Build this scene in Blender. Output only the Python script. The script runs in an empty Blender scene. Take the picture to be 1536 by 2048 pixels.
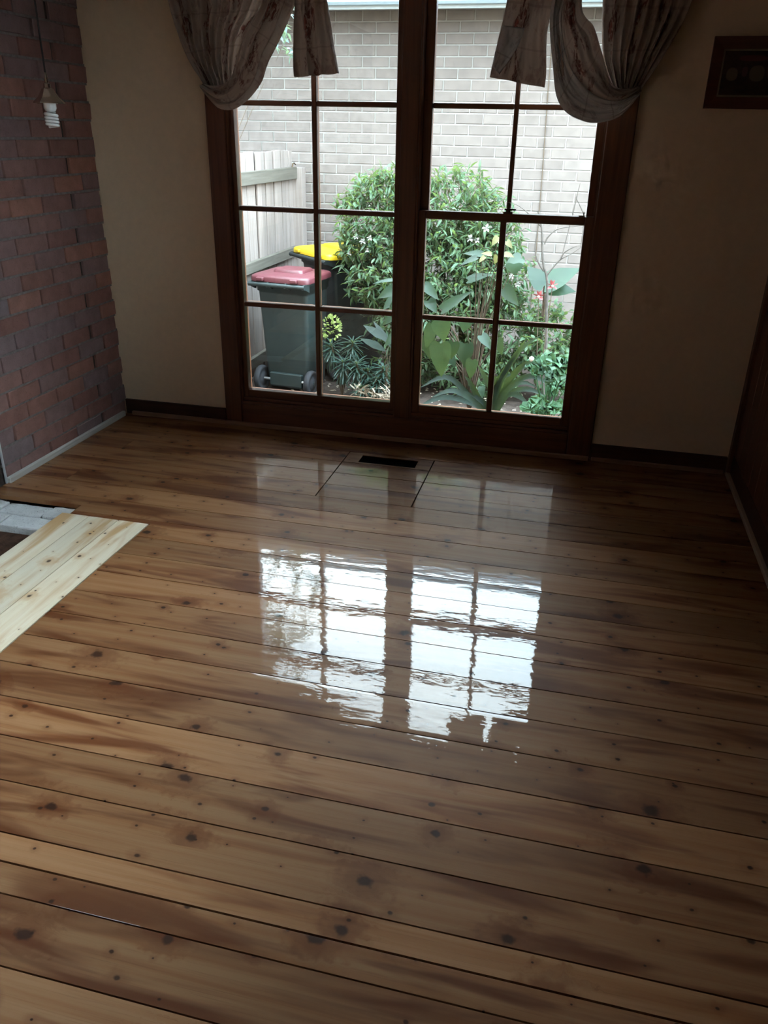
import bpy, bmesh, math, random
from mathutils import Vector, Matrix, Euler, noise
random.seed(11)
S = bpy.context.scene
COL = S.collection
PI = math.pi

# ------------------------------------------------------------------ camera
CAM_H = 1.56
R0 = None
def _rot(a, b, c):
    yaw = Matrix(((math.cos(a), -math.sin(a), 0), (math.sin(a), math.cos(a), 0), (0, 0, 1)))
    base = Matrix(((1, 0, 0), (0, 0, -1), (0, 1, 0)))
    pit = Matrix(((1, 0, 0), (0, math.cos(b), -math.sin(b)), (0, math.sin(b), math.cos(b))))
    rol = Matrix(((math.cos(c), -math.sin(c), 0), (math.sin(c), math.cos(c), 0), (0, 0, 1)))
    return rol @ pit @ base @ yaw
Rw = _rot(-0.228940748, 0.443684044, 0.02087958)
cd = bpy.data.cameras.new('camera')
cam = bpy.data.objects.new('camera', cd); COL.objects.link(cam)
cam.matrix_world = Matrix.Translation((0, 0, CAM_H)) @ Matrix((Rw[0], -Rw[1], -Rw[2])).transposed().to_4x4()
cd.sensor_fit = 'VERTICAL'; cd.sensor_height = 36.0; cd.lens = 1597.64 / 2048 * 36.0
cd.clip_start = 0.02; cd.clip_end = 300
S.camera = cam

# ------------------------------------------------------------------ sky and exposure
SKY_STRENGTH = 40.0      # zenith; overcast luminance falls to a third at the horizon
w = bpy.data.worlds.new('overcast_sky'); S.world = w; w.use_nodes = True
wn = w.node_tree; wn.nodes.clear()
wo = wn.nodes.new('ShaderNodeOutputWorld'); bg = wn.nodes.new('ShaderNodeBackground')
tc = wn.nodes.new('ShaderNodeTexCoord'); nz = wn.nodes.new('ShaderNodeTexNoise'); cr = wn.nodes.new('ShaderNodeValToRGB')
nz.inputs['Scale'].default_value = 2.2; nz.inputs['Detail'].default_value = 4
wn.links.new(tc.outputs['Generated'], nz.inputs['Vector']); wn.links.new(nz.outputs['Fac'], cr.inputs['Fac'])
cr.color_ramp.elements[0].position = .35; cr.color_ramp.elements[0].color = (.56, .77, .98, 1)
cr.color_ramp.elements[1].position = .65; cr.color_ramp.elements[1].color = (.79, .92, 1.0, 1)
wn.links.new(cr.outputs['Color'], bg.inputs['Color'])
sx = wn.nodes.new('ShaderNodeSeparateXYZ'); wn.links.new(tc.outputs['Generated'], sx.inputs[0])
cl_ = wn.nodes.new('ShaderNodeMath'); cl_.operation = 'MAXIMUM'; wn.links.new(sx.outputs['Z'], cl_.inputs[0]); cl_.inputs[1].default_value = 0.0
ma = wn.nodes.new('ShaderNodeMath'); ma.operation = 'MULTIPLY_ADD'; wn.links.new(cl_.outputs[0], ma.inputs[0])
ma.inputs[1].default_value = SKY_STRENGTH*2/3; ma.inputs[2].default_value = SKY_STRENGTH/3
wn.links.new(ma.outputs[0], bg.inputs['Strength'])
wn.links.new(bg.outputs[0], wo.inputs['Surface'])
S.view_settings.view_transform = 'Standard'; S.view_settings.look = 'None'
S.view_settings.gamma = 1.0; S.view_settings.use_curve_mapping = False
S.view_settings.exposure = 0.0
S.cycles.max_bounces = 3; S.cycles.diffuse_bounces = 2; S.cycles.glossy_bounces = 2; S.cycles.adaptive_threshold = .10; S.cycles.adaptive_min_samples = 16
S.cycles.transmission_bounces = 2; S.cycles.transparent_max_bounces = 8

# ------------------------------------------------------------------ helpers
def tag(o, label=None, cat=None, group=None, kind=None):
    if label: o['label'] = label
    if cat: o['category'] = cat
    if group: o['group'] = group
    if kind: o['kind'] = kind
    return o

def empty(name, loc=(0, 0, 0), rz=0, parent=None):
    o = bpy.data.objects.new(name, None); COL.objects.link(o)
    o.location = loc; o.rotation_euler = (0, 0, rz); o.empty_display_size = .1
    if parent: o.parent = parent
    return o

def link(name, me, mat=None, parent=None):
    o = bpy.data.objects.new(name, me); COL.objects.link(o)
    if mat is not None and len(me.materials) == 0: me.materials.append(mat)
    if parent: o.parent = parent
    return o

class MB:
    """collects geometry for one mesh"""
    def __init__(s): s.v = []; s.f = []; s.sm = []
    def add(s, vs, fs, smooth=False):
        n = len(s.v); s.v.extend([tuple(p) for p in vs])
        for f in fs: s.f.append([i + n for i in f]); s.sm.append(smooth)
    def box(s, x0, x1, y0, y1, z0, z1):
        s.add([(x0,y0,z0),(x1,y0,z0),(x1,y1,z0),(x0,y1,z0),(x0,y0,z1),(x1,y0,z1),(x1,y1,z1),(x0,y1,z1)],
              [(0,3,2,1),(4,5,6,7),(0,1,5,4),(1,2,6,5),(2,3,7,6),(3,0,4,7)])
        return s
    def tube(s, pts, rad, n=8, caps=True):
        pts = [Vector(p) for p in pts]
        if not isinstance(rad, (list, tuple)): rad = [rad] * len(pts)
        rings = []; up = None
        for i, p in enumerate(pts):
            d = (pts[min(i+1, len(pts)-1)] - pts[max(i-1, 0)]).normalized()
            if up is None:
                up = Vector((0,0,1)) if abs(d.z) < .9 else Vector((1,0,0))
            a = d.cross(up).normalized(); up = a.cross(d).normalized()
            rings.append([p + (a*math.cos(2*PI*k/n) + up*math.sin(2*PI*k/n)) * rad[i] for k in range(n)])
        vs = [q for r in rings for q in r]; fs = []
        for i in range(len(pts)-1):
            for k in range(n):
                fs.append((i*n+k, i*n+(k+1)%n, (i+1)*n+(k+1)%n, (i+1)*n+k))
        s.add(vs, fs, True)
        if caps:
            s.add(rings[0], [tuple(range(n-1, -1, -1))]); s.add(rings[-1], [tuple(range(n))])
        return s
    def lathe(s, prof, c=(0,0,0), n=24, axis='Z'):
        vs = []; fs = []
        for r, h in prof:
            for k in range(n):
                a = 2*PI*k/n; x, y = r*math.cos(a), r*math.sin(a)
                vs.append((c[0]+x, c[1]+y, c[2]+h) if axis == 'Z' else (c[0]+h, c[1]+x, c[2]+y))
        for i in range(len(prof)-1):
            for k in range(n):
                fs.append((i*n+k, i*n+(k+1)%n, (i+1)*n+(k+1)%n, (i+1)*n+k))
        s.add(vs, fs, True); return s
    def prism(s, poly, z0, z1):
        n = len(poly); vs = [(x,y,z0) for x,y in poly] + [(x,y,z1) for x,y in poly]
        fs = [tuple(range(n-1,-1,-1)), tuple(range(n, 2*n))] + [(i,(i+1)%n,n+(i+1)%n,n+i) for i in range(n)]
        s.add(vs, fs); return s
    def mesh(s, name, bevel=0, seg=1):
        me = bpy.data.meshes.new(name); me.from_pydata(s.v, [], s.f)
        me.polygons.foreach_set('use_smooth', s.sm); me.update()
        if bevel:
            bm = bmesh.new(); bm.from_mesh(me)
            bmesh.ops.bevel(bm, geom=[e for e in bm.edges if e.calc_face_angle(0) > .6], offset=bevel, segments=seg, affect='EDGES', profile=.5)
            bm.to_mesh(me); bm.free()
        return me
    def build(s, name, mat, parent=None, bevel=0, seg=1):
        return link(name, s.mesh(name, bevel, seg), mat, parent)

def xf(verts, M): return [M @ Vector(v) for v in verts]

# ------------------------------------------------------------------ materials
def mat(name):
    m = bpy.data.materials.new(name); m.use_nodes = True
    nt = m.node_tree; nt.nodes.clear()
    o = nt.nodes.new('ShaderNodeOutputMaterial'); b = nt.nodes.new('ShaderNodeBsdfPrincipled')
    nt.links.new(b.outputs[0], o.inputs['Surface'])
    return m, nt, b, o

class N:
    """tiny node helper"""
    def __init__(s, nt): s.nt = nt
    def n(s, t, **kw):
        nd = s.nt.nodes.new(t)
        for k, v in kw.items(): setattr(nd, k, v)
        return nd
    def put(s, sock, v):
        if v is None: return
        if isinstance(v, (int, float)):
            sock.default_value = v
        elif isinstance(v, (tuple, list)):
            sock.default_value = v if len(v) == len(sock.default_value) else tuple(v) + (1,)
        else: s.nt.links.new(v, sock)
    def m(s, op, a, b=None, c=None, clamp=False):
        nd = s.n('ShaderNodeMath', operation=op, use_clamp=clamp)
        for i, v in enumerate((a, b, c)): s.put(nd.inputs[i], v)
        return nd.outputs[0]
    def vm(s, op, a, b=None, out=0):
        nd = s.n('ShaderNodeVectorMath', operation=op)
        s.put(nd.inputs[0], a); s.put(nd.inputs[1], b)
        return nd.outputs[out]
    def comb(s, x, y, z=0.0):
        nd = s.n('ShaderNodeCombineXYZ')
        for i, v in enumerate((x, y, z)): s.put(nd.inputs[i], v)
        return nd.outputs[0]
    def sep(s, v):
        nd = s.n('ShaderNodeSeparateXYZ'); s.put(nd.inputs[0], v); return nd.outputs
    def noise(s, vec, scale=1, detail=3, rough=.5, dist=0):
        nd = s.n('ShaderNodeTexNoise'); s.put(nd.inputs['Vector'], vec)
        nd.inputs['Scale'].default_value = scale; nd.inputs['Detail'].default_value = detail
        nd.inputs['Roughness'].default_value = rough; nd.inputs['Distortion'].default_value = dist
        return nd.outputs['Fac']
    def ramp(s, fac, *stops, interp='LINEAR'):
        nd = s.n('ShaderNodeValToRGB'); s.put(nd.inputs['Fac'], fac); r = nd.color_ramp; r.interpolation = interp
        while len(r.elements) < len(stops): r.elements.new(.5)
        for e, (p, c) in zip(r.elements, stops):
            e.position = p; e.color = (c, c, c, 1) if isinstance(c, (int, float)) else tuple(c) + (1,)
        return nd.outputs['Color']
    def mix(s, fac, a, b, mode='MIX'):
        nd = s.n('ShaderNodeMix', data_type='RGBA', blend_type=mode)
        s.put(nd.inputs[0], fac); s.put(nd.inputs[6], a); s.put(nd.inputs[7], b)
        return nd.outputs[2]
    def sstep(s, v, a, b):
        nd = s.n('ShaderNodeMapRange', interpolation_type='SMOOTHSTEP')
        s.put(nd.inputs[0], v); s.put(nd.inputs[1], a); s.put(nd.inputs[2], b)
        return nd.outputs[0]
    def coord(s, k='Object'): return s.n('ShaderNodeTexCoord').outputs[k]
    def rnd(s): return s.n('ShaderNodeObjectInfo').outputs['Random']
    def bump(s, h, strength=.2, dist=.01, normal=None):
        nd = s.n('ShaderNodeBump'); nd.inputs['Strength'].default_value = strength; nd.inputs['Distance'].default_value = dist
        s.put(nd.inputs['Height'], h); s.put(nd.inputs['Normal'], normal)
        return nd.outputs[0]

def plain(name, col, rough=.6, metal=0, var=.12, scale=8, bump=0, spec=.4, coat=0, objvar=0):
    m, nt, b, o = mat(name); g = N(nt)
    c = g.noise(g.coord(), scale, 5, .6)
    lo = tuple(x*(1-var) for x in col); hi = tuple(min(1, x*(1+var)) for x in col)
    cc = g.ramp(c, (.3, lo), (.7, hi))
    if objvar:
        k = g.m('MULTIPLY_ADD', g.rnd(), 2*objvar, 1-objvar)
        cc = g.mix(1.0, cc, g.comb(k, k, k), 'MULTIPLY')
    g.put(b.inputs['Base Color'], cc)
    b.inputs['Roughness'].default_value = rough; b.inputs['Metallic'].default_value = metal
    b.inputs['Specular IOR Level'].default_value = spec
    b.inputs['Coat Weight'].default_value = coat
    if bump: g.put(b.inputs['Normal'], g.bump(g.noise(g.coord(), scale*6, 4), bump, .004))
    return m

def pine(name, axis, pale, mid, dark, streak, coat, knot_amt=.55, kcol=(.032, .010, .004)):
    m, nt, b, o = mat(name); g = N(nt)
    P = g.coord(); r = g.rnd()
    x, y, z = g.sep(P)
    if axis == 'Y': x, y = y, x
    ox = g.m('MULTIPLY', r, 37.3); oy = g.m('MULTIPLY', r, 91.7)
    u = g.m('ADD', x, ox); v = g.m('ADD', y, oy)
    # knots
    def knots(su, sv, keep, rmin, rmax, seed):
        uu = g.m('ADD', g.m('MULTIPLY', u, su), seed); vv = g.m('ADD', g.m('MULTIPLY', v, sv), seed*1.7)
        vo = g.n('ShaderNodeTexVoronoi', voronoi_dimensions='2D', feature='F1'); vo.inputs['Scale'].default_value = 1.0
        vo.inputs['Randomness'].default_value = .85
        g.put(vo.inputs['Vector'], g.comb(uu, vv))
        px, py, pz = g.sep(vo.outputs['Position']); cr_, cg_, cb_ = g.sep(vo.outputs['Color'])
        dx = g.m('DIVIDE', g.m('SUBTRACT', uu, px), su*1.25); dy = g.m('DIVIDE', g.m('SUBTRACT', vv, py), sv)
        wob = g.noise(g.comb(u, v), 42, 2, .5)
        d = g.m('SQRT', g.m('ADD', g.m('MULTIPLY', dx, dx), g.m('MULTIPLY', dy, dy)))
        d = g.m('MULTIPLY', d, g.m('MULTIPLY_ADD', wob, 1.6, .2))
        rk = g.m('MULTIPLY_ADD', g.m('POWER', cr_, 2.0), rmax - rmin, rmin)
        kp = g.m('LESS_THAN', cg_, keep)
        core = g.m('MULTIPLY', g.sstep(d, g.m('MULTIPLY', rk, 1.25), g.m('MULTIPLY', rk, .5)), kp)
        halo = g.m('MULTIPLY', g.sstep(d, g.m('MULTIPLY', rk, 5.0), g.m('MULTIPLY', rk, 1.0)), kp)
        return core, halo, dy
    c1, h1, dy1 = knots(2.6, 6.6, knot_amt, .006, .020, 3.1)
    c2, h2, _ = knots(6.5, 15.0, knot_amt*.75, .0022, .0062, 8.7)
    # growth rings, deflected by knots
    vw = g.m('ADD', v, g.m('MULTIPLY', h1, g.m('MULTIPLY', dy1, -.75)))
    ring = g.noise(g.comb(g.m('MULTIPLY', u, .9), g.m('MULTIPLY', vw, 34)), 1, 4, .55, .4)
    fine = g.noise(g.comb(g.m('MULTIPLY', u, 5), g.m('MULTIPLY', vw, 330)), 1, 3, .6)
    broad = g.noise(g.comb(g.m('MULTIPLY', u, 1.5), g.m('MULTIPLY', v, 10.5)), 1, 3, .55, .6)
    col = g.ramp(ring, (.30, mid), (.62, pale))
    col = g.mix(g.m('MULTIPLY', g.sstep(broad, .47, .68), .85), col, streak)
    tone = g.m('MULTIPLY_ADD', g.m('FRACT', g.m('MULTIPLY', r, 7.13)), .40 if coat else .12, .78 if coat else .90)
    col = g.mix(1.0, col, g.comb(tone, tone, tone), 'MULTIPLY')
    col = g.mix(g.m('MULTIPLY', g.sstep(fine, .52, .75), .28), col, dark)
    col = g.mix(g.m('MULTIPLY', h1, .55), col, streak)
    col = g.mix(g.m('MULTIPLY', h2, .28), col, streak)
    col = g.mix(g.m('MULTIPLY', c1, .92), col, kcol)
    col = g.mix(g.m('MULTIPLY', c2, .9), col, kcol)
    g.put(b.inputs['Base Color'], col)
    b.inputs['Roughness'].default_value = .5 if coat else .62
    b.inputs['Specular IOR Level'].default_value = .15 if coat else .25
    hgt = g.m('ADD', g.m('MULTIPLY', ring, .5), g.m('MULTIPLY', fine, .3))
    if not coat: g.put(b.inputs['Normal'], g.bump(hgt, .12, .003))
    if coat:
        b.inputs['Coat Weight'].default_value = 1.0
        b.inputs['Coat IOR'].default_value = 1.33
        b.inputs['Coat Roughness'].default_value = .01
        w1 = g.noise(g.comb(g.m('MULTIPLY', u, 9), g.m('MULTIPLY', v, 22)), 1, 2, .5)
        w2 = g.noise(g.comb(g.m('MULTIPLY', u, 60), g.m('MULTIPLY', v, 90)), 1, 2, .5)
        hh = g.m('ADD', g.m('MULTIPLY', w1, .00050), g.m('MULTIPLY', w2, .00007))
        g.put(b.inputs['Coat Normal'], g.bump(hh, 1.0, 1.0))
    return m

def timber(name, lo, hi, axis='Z', rough=.35, coat=.3, grain=55, objvar=.12):
    m, nt, b, o = mat(name); g = N(nt)
    P = g.coord(); r = g.rnd(); x, y, z = g.sep(P)
    along = {'X': x, 'Y': y, 'Z': z}[axis]; c1, c2 = {'X': (y, z), 'Y': (x, z), 'Z': (x, y)}[axis]
    vec = g.comb(g.m('MULTIPLY', along, 2.2), g.m('MULTIPLY_ADD', c1, grain, g.m('MULTIPLY', r, 50)), g.m('MULTIPLY', c2, grain))
    f = g.noise(vec, 1, 5, .6, .3)
    col = g.ramp(f, (.3, lo), (.7, hi))
    k = g.m('MULTIPLY_ADD', r, 2*objvar, 1-objvar); col = g.mix(1.0, col, g.comb(k, k, k), 'MULTIPLY')
    g.put(b.inputs['Base Color'], col); b.inputs['Roughness'].default_value = rough
    b.inputs['Coat Weight'].default_value = coat; b.inputs['Coat Roughness'].default_value = .25
    g.put(b.inputs['Normal'], g.bump(f, .15, .003))
    return m

def brickmat(name, cols, rough=.85, speck=.25, bump=.5, scale=1.0):
    m, nt, b, o = mat(name); g = N(nt)
    P = g.coord(); r = g.rnd()
    off = g.comb(g.m('MULTIPLY', r, 31.0), g.m('MULTIPLY', r, 57.0), g.m('MULTIPLY', r, 11.0))
    V = g.vm('ADD', P, off)
    base = g.ramp(r, *[(i/(len(cols)-1), c) for i, c in enumerate(cols)])
    blot = g.noise(V, 14*scale, 4, .6); spk = g.noise(V, 150*scale, 3, .6)
    k = g.m('MULTIPLY_ADD', blot, .7, .65); col = g.mix(1.0, base, g.comb(k, k, k), 'MULTIPLY')
    dk = g.m('MULTIPLY', g.sstep(spk, .60, .72), speck)
    col = g.mix(dk, col, (.03, .02, .018))
    g.put(b.inputs['Base Color'], col); b.inputs['Roughness'].default_value = rough
    b.inputs['Specular IOR Level'].default_value = .3
    h = g.m('ADD', g.m('MULTIPLY', blot, .7), g.m('MULTIPLY', spk, .4))
    g.put(b.inputs['Normal'], g.bump(h, bump, .006))
    return m

def leafmat(name, c0, c1, trans=.35, rough=.42, vein=0):
    m, nt, b, o = mat(name); g = N(nt)
    P = g.coord(); f = g.noise(P, 9, 3, .6); f2 = g.noise(P, 60, 2)
    col = g.ramp(g.m('ADD', g.m('MULTIPLY', f, .7), g.m('MULTIPLY', f2, .3)), (.35, c0), (.65, c1))
    k = g.m('MULTIPLY_ADD', g.rnd(), .4, .8); col = g.mix(1.0, col, g.comb(k, k, k), 'MULTIPLY')
    g.put(b.inputs['Base Color'], col); b.inputs['Roughness'].default_value = rough
    b.inputs['Specular IOR Level'].default_value = .22
    t = g.n('ShaderNodeBsdfTranslucent'); g.put(t.inputs['Color'], g.mix(.4, col, (.45, .6, .12)))
    mx = g.n('ShaderNodeMixShader'); mx.inputs[0].default_value = trans
    nt.links.new(b.outputs[0], mx.inputs[1]); nt.links.new(t.outputs[0], mx.inputs[2]); nt.links.new(mx.outputs[0], o.inputs['Surface'])
    return m

M = {}
M['pine'] = pine('varnished_pine', 'X', (.3676, .1816, .0817), (.2980, .1211, .0439), (.1084, .0341, .0106), (.1277, .0311, .0068), True, .74)
M['rawpine'] = pine('raw_pine', 'Y', (.9000, .7790, .5984), (.8400, .6840, .4752), (.5000, .2850, .1144), (.6200, .3420, .1320), False, .97, (.0600, .0285, .0176))
M['timber'] = timber('stained_window_timber', (.10, .033, .014), (.20, .072, .030), 'Z', .32, .35)
M['timberx'] = timber('stained_window_timber_rail', (.10, .033, .014), (.20, .072, .030), 'X', .32, .35)
M['panelwood'] = timber('stained_wall_panelling', (.10, .035, .015), (.17, .062, .026), 'Z', .45, .2)
M['skirt'] = timber('stained_skirting', (.055, .022, .012), (.10, .04, .02), 'X', .4, .2)
M['stripbrown'] = timber('brown_floor_bead', (.2720, .1520, .0960), (.4000, .2400, .1600), 'X', .5, .1)
M['stripwhite'] = timber('pale_worn_bead', (.50, .47, .42), (.80, .77, .72), 'Y', .6, .0)
M['stripright'] = timber('pale_bead', (.38, .27, .19), (.48, .35, .26), 'Y', .6, .0)
M['plaster'] = plain('cream_plaster', (.8904, .7000, .4982), .85, var=.03, scale=30, bump=.06, spec=.2)
M['ceiling'] = plain('white_ceiling', (.72, .69, .63), .9, var=.02, scale=10, spec=.1)
M['brick_in'] = brickmat('clinker_brick', [(.3000, .1500, .1275), (.3750, .1875, .1500), (.2775, .1875, .1875), (.4200, .1950, .1425), (.2625, .2025, .2100), (.3375, .1575, .1275)], .75, .4, .6)
M['mortar_in'] = plain('grey_mortar', (.2673, .2317, .2183), .95, var=.25, scale=40, bump=.6, spec=.1)
M['mortar_dark'] = plain('dark_raked_joint', (.0960, .0750, .0660), .95, var=.3, scale=40, bump=.5, spec=.1)
M['brick_out'] = brickmat('beige_brick', [(.1370, .1113, .0979), (.1546, .1260, .1103), (.1458, .1187, .1040), (.1608, .1324, .1165)], .9, .12, .3)
M['mortar_out'] = plain('white_mortar', (.2399, .2209, .1990), .95, var=.06, scale=30, bump=.3, spec=.1)
M['white_brick'] = brickmat('whitewashed_brick', [(.62, .60, .58), (.72, .71, .70), (.55, .51, .48)], .95, .7, 1.0)
M['dark_earth'] = plain('dark_hearth_base', (.085, .045, .03), .9, var=.4, scale=22, bump=.6, spec=.1)
M['subfloor'] = plain('dark_subfloor', (.02, .013, .009), .95, var=.2, spec=.05)
M['duct'] = plain('black_duct', (.012, .013, .018), .7, var=.2, spec=.2)
M['soil'] = plain('brown_soil', (.0485, .0368, .0306), .97, var=.35, scale=14, bump=.9, spec=.05)
M['fence'] = timber('grey_weathered_paling', (.1714, .1366, .1189), (.2570, .2132, .1877), 'Z', .9, 0, 60, .16)
M['fencerail'] = timber('weathered_rail', (.0675, .0569, .0422), (.1096, .0970, .0759), 'Y', .9, 0, 45, .08)
M['bin_green'] = plain('dark_green_plastic', (.0116, .0197, .0190), .5, var=.2, scale=5, bump=.05, spec=.5)
M['bin_dark'] = plain('dark_grey_green_plastic', (.0068, .0109, .0116), .5, var=.2, scale=5, spec=.5)
M['bin_red'] = plain('faded_red_plastic', (.0816, .0163, .0212), .45, var=.12, scale=6, spec=.5)
M['bin_yellow'] = plain('yellow_plastic', (.4216, .2720, .0054), .42, var=.05, scale=6, spec=.5)
M['rubber'] = plain('black_rubber', (.0136, .0136, .0156), .8, var=.2, spec=.3)
M['steel'] = plain('galvanised_steel', (.45, .45, .46), .4, 1.0, var=.1)
M['brass'] = plain('old_brass', (.10, .065, .035), .4, .9, var=.3, scale=20)
M['chrome'] = plain('tarnished_silver_cap', (.6300, .5700, .5100), .22, 1.0, var=.2, scale=15)
M['cord'] = plain('dark_brown_cord', (.02, .013, .01), .7)
M['cfl'] = plain('white_lamp_glass', (.86, .85, .82), .25, var=.02, spec=.5)
M['metaltrim'] = plain('white_metal_angle', (.72, .72, .74), .4, .3, var=.1)
M['bark'] = plain('grey_bark', (.0703, .0581, .0490), .9, var=.35, scale=30, bump=.5)
M['twig'] = plain('brown_twig', (.0884, .0612, .0408), .9, var=.3, scale=30)
M['petal'] = plain('white_petal', (.4080, .4012, .3740), .6, var=.04)
M['pink'] = plain('salmon_pink_petal', (.2856, .0680, .0680), .55, var=.15, scale=30)
M['pinkcentre'] = plain('pale_petal_centre', (.6120, .5100, .4420), .5, var=.05)
M['lime'] = leafmat('lime_bract', (.1632, .2244, .0408), (.2856, .3264, .1224), .3)
M['leaf_shrub'] = leafmat('shrub_leaf', (.0258, .0578, .0313), (.0850, .1326, .0680), .28)
M['leaf_tree'] = leafmat('blue_green_tree_leaf', (.0612, .1020, .1020), (.1156, .1632, .1598), .25)
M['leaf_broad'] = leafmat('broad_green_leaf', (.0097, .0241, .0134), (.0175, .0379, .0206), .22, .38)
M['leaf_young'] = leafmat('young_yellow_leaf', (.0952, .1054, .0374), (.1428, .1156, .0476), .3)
M['leaf_strap'] = leafmat('dark_strap_leaf', (.0043, .0110, .0073), (.0098, .0202, .0131), .15, .62)
M['leaf_euph'] = leafmat('blue_green_narrow_leaf', (.0174, .0370, .0305), (.0359, .0653, .0544), .2)
M['leaf_ger'] = leafmat('bright_geranium_leaf', (.0286, .0726, .0351), (.0515, .1128, .0552), .25)
M['drylitter'] = plain('dry_leaf', (.2856, .2312, .1700), .9, var=.3, scale=20)
M['gutter'] = plain('pale_blue_gutter', (.3128, .3808, .4216), .5, var=.05)
M['soffit'] = plain('white_soffit', (.4488, .4896, .5032), .8, var=.04)
M['roof'] = plain('grey_roof_tile', (.1360, .1156, .1088), .9, var=.2, scale=6, bump=.4)
M['silver'] = plain('tarnished_frame_slip', (.25, .21, .16), .5, .5, var=.2, scale=30)
M['framewood'] = timber('dark_red_picture_frame', (.075, .022, .012), (.14, .045, .022), 'X', .4, .3)

# glass: thin pane, Fresnel reflection over clear transmission
def glassmat():
    m, nt, b, o = mat('window_glass'); g = N(nt); nt.nodes.remove(b)
    t = g.n('ShaderNodeBsdfTransparent'); t.inputs[0].default_value = (.95, .97, .96, 1)
    gl = g.n('ShaderNodeBsdfGlossy'); gl.inputs['Roughness'].default_value = .01
    fr = g.n('ShaderNodeFresnel'); fr.inputs[0].default_value = 1.5
    mx = g.n('ShaderNodeMixShader'); nt.links.new(fr.outputs[0], mx.inputs[0]); nt.links.new(t.outputs[0], mx.inputs[1]); nt.links.new(gl.outputs[0], mx.inputs[2])
    nt.links.new(mx.outputs[0], o.inputs['Surface']); return m
M['glass'] = glassmat()

def fabricmat(name='floral_curtain_fabric', ground=(.56, .45, .38), amt=1.0, tr=.22):
    m, nt, b, o = mat(name); g = N(nt)
    U = g.coord('UV'); x, y, z = g.sep(U)
    # printed floral bands, sprigs and stripe lines on cream cotton
    n1 = g.noise(U, 7, 5, .65, .8); n2 = g.noise(U, 34, 4, .6, .5)
    band = g.sstep(g.m('ABSOLUTE', g.m('SUBTRACT', g.m('FRACT', g.m('MULTIPLY', x, 2.2)), .5)), .30, .16)
    flor = g.m('MULTIPLY', g.sstep(n1, .47, .58), g.sstep(n2, .40, .56))
    fl = g.m('MULTIPLY', flor, g.m('MULTIPLY_ADD', band, .75, .35), clamp=True)
    ln = g.m('LESS_THAN', g.m('FRACT', g.m('MULTIPLY', y, 5.5)), .045)
    col = g.mix(g.m('MULTIPLY', fl, amt), ground, (.20, .085, .07))
    col = g.mix(g.m('MULTIPLY', g.m('MULTIPLY', g.sstep(n1, .60, .70), band), amt), col, (.42, .15, .12))
    col = g.mix(g.m('MULTIPLY', ln, .28), col, (.20, .12, .10))
    g.put(b.inputs['Base Color'], col); b.inputs['Roughness'].default_value = .85; b.inputs['Specular IOR Level'].default_value = .15
    b.inputs['Sheen Weight'].default_value = .1
    t = g.n('ShaderNodeBsdfTranslucent'); g.put(t.inputs['Color'], col)
    mx = g.n('ShaderNodeMixShader'); mx.inputs[0].default_value = tr
    nt.links.new(b.outputs[0], mx.inputs[1]); nt.links.new(t.outputs[0], mx.inputs[2]); nt.links.new(mx.outputs[0], o.inputs['Surface'])
    return m
M['fabric'] = fabricmat()
M['lining'] = fabricmat('pale_curtain_reverse', (.82, .81, .80), .35, .14)

def paintingmat():
    m, nt, b, o = mat('dark_still_life_print'); g = N(nt)
    P = g.coord(); x, y, z = g.sep(P)
    n = g.noise(P, 35, 5, .6)
    col = g.ramp(n, (.35, (.012, .006, .005)), (.65, (.05, .022, .016)))
    def blob(cx, cz, rx, rz, c, col):
        dx = g.m('DIVIDE', g.m('SUBTRACT', x, cx), rx); dz = g.m('DIVIDE', g.m('SUBTRACT', z, cz), rz)
        d = g.m('ADD', g.m('POWER', g.m('ABSOLUTE', dx), 2.6), g.m('POWER', g.m('ABSOLUTE', dz), 2.6))
        d = g.m('ADD', d, g.m('MULTIPLY', n, .5))
        return g.mix(g.sstep(d, 1.25, .9), col, c)
    col = blob(.525, 1.812, .024, .026, (.17, .13, .09), col)
    col = blob(.625, 1.815, .032, .032, (.15, .115, .08), col)
    col = blob(.575, 1.822, .012, .02, (.10, .05, .05), col)
    col = blob(.60, 1.872, .06, .012, (.13, .03, .03), col)
    col = blob(.69, 1.83, .03, .04, (.10, .05, .03), col)
    g.put(b.inputs['Base Color'], col); b.inputs['Roughness'].default_value = .35
    return m
M['painting'] = paintingmat()

# ------------------------------------------------------------------ room shell
XL, XR, YW, YB, ZC = -2.57, 0.86, 4.14, -1.6, 2.55
WT = .20          # outer wall thickness

# floor: dark subfloor slab with a well under the old hearth and the vent
fm = MB()
fm.box(XL-.3, XR+.3, YB-.2, YW, -.30, -.16)
floor = tag(fm.build('floor', M['subfloor']), kind='structure')

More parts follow.
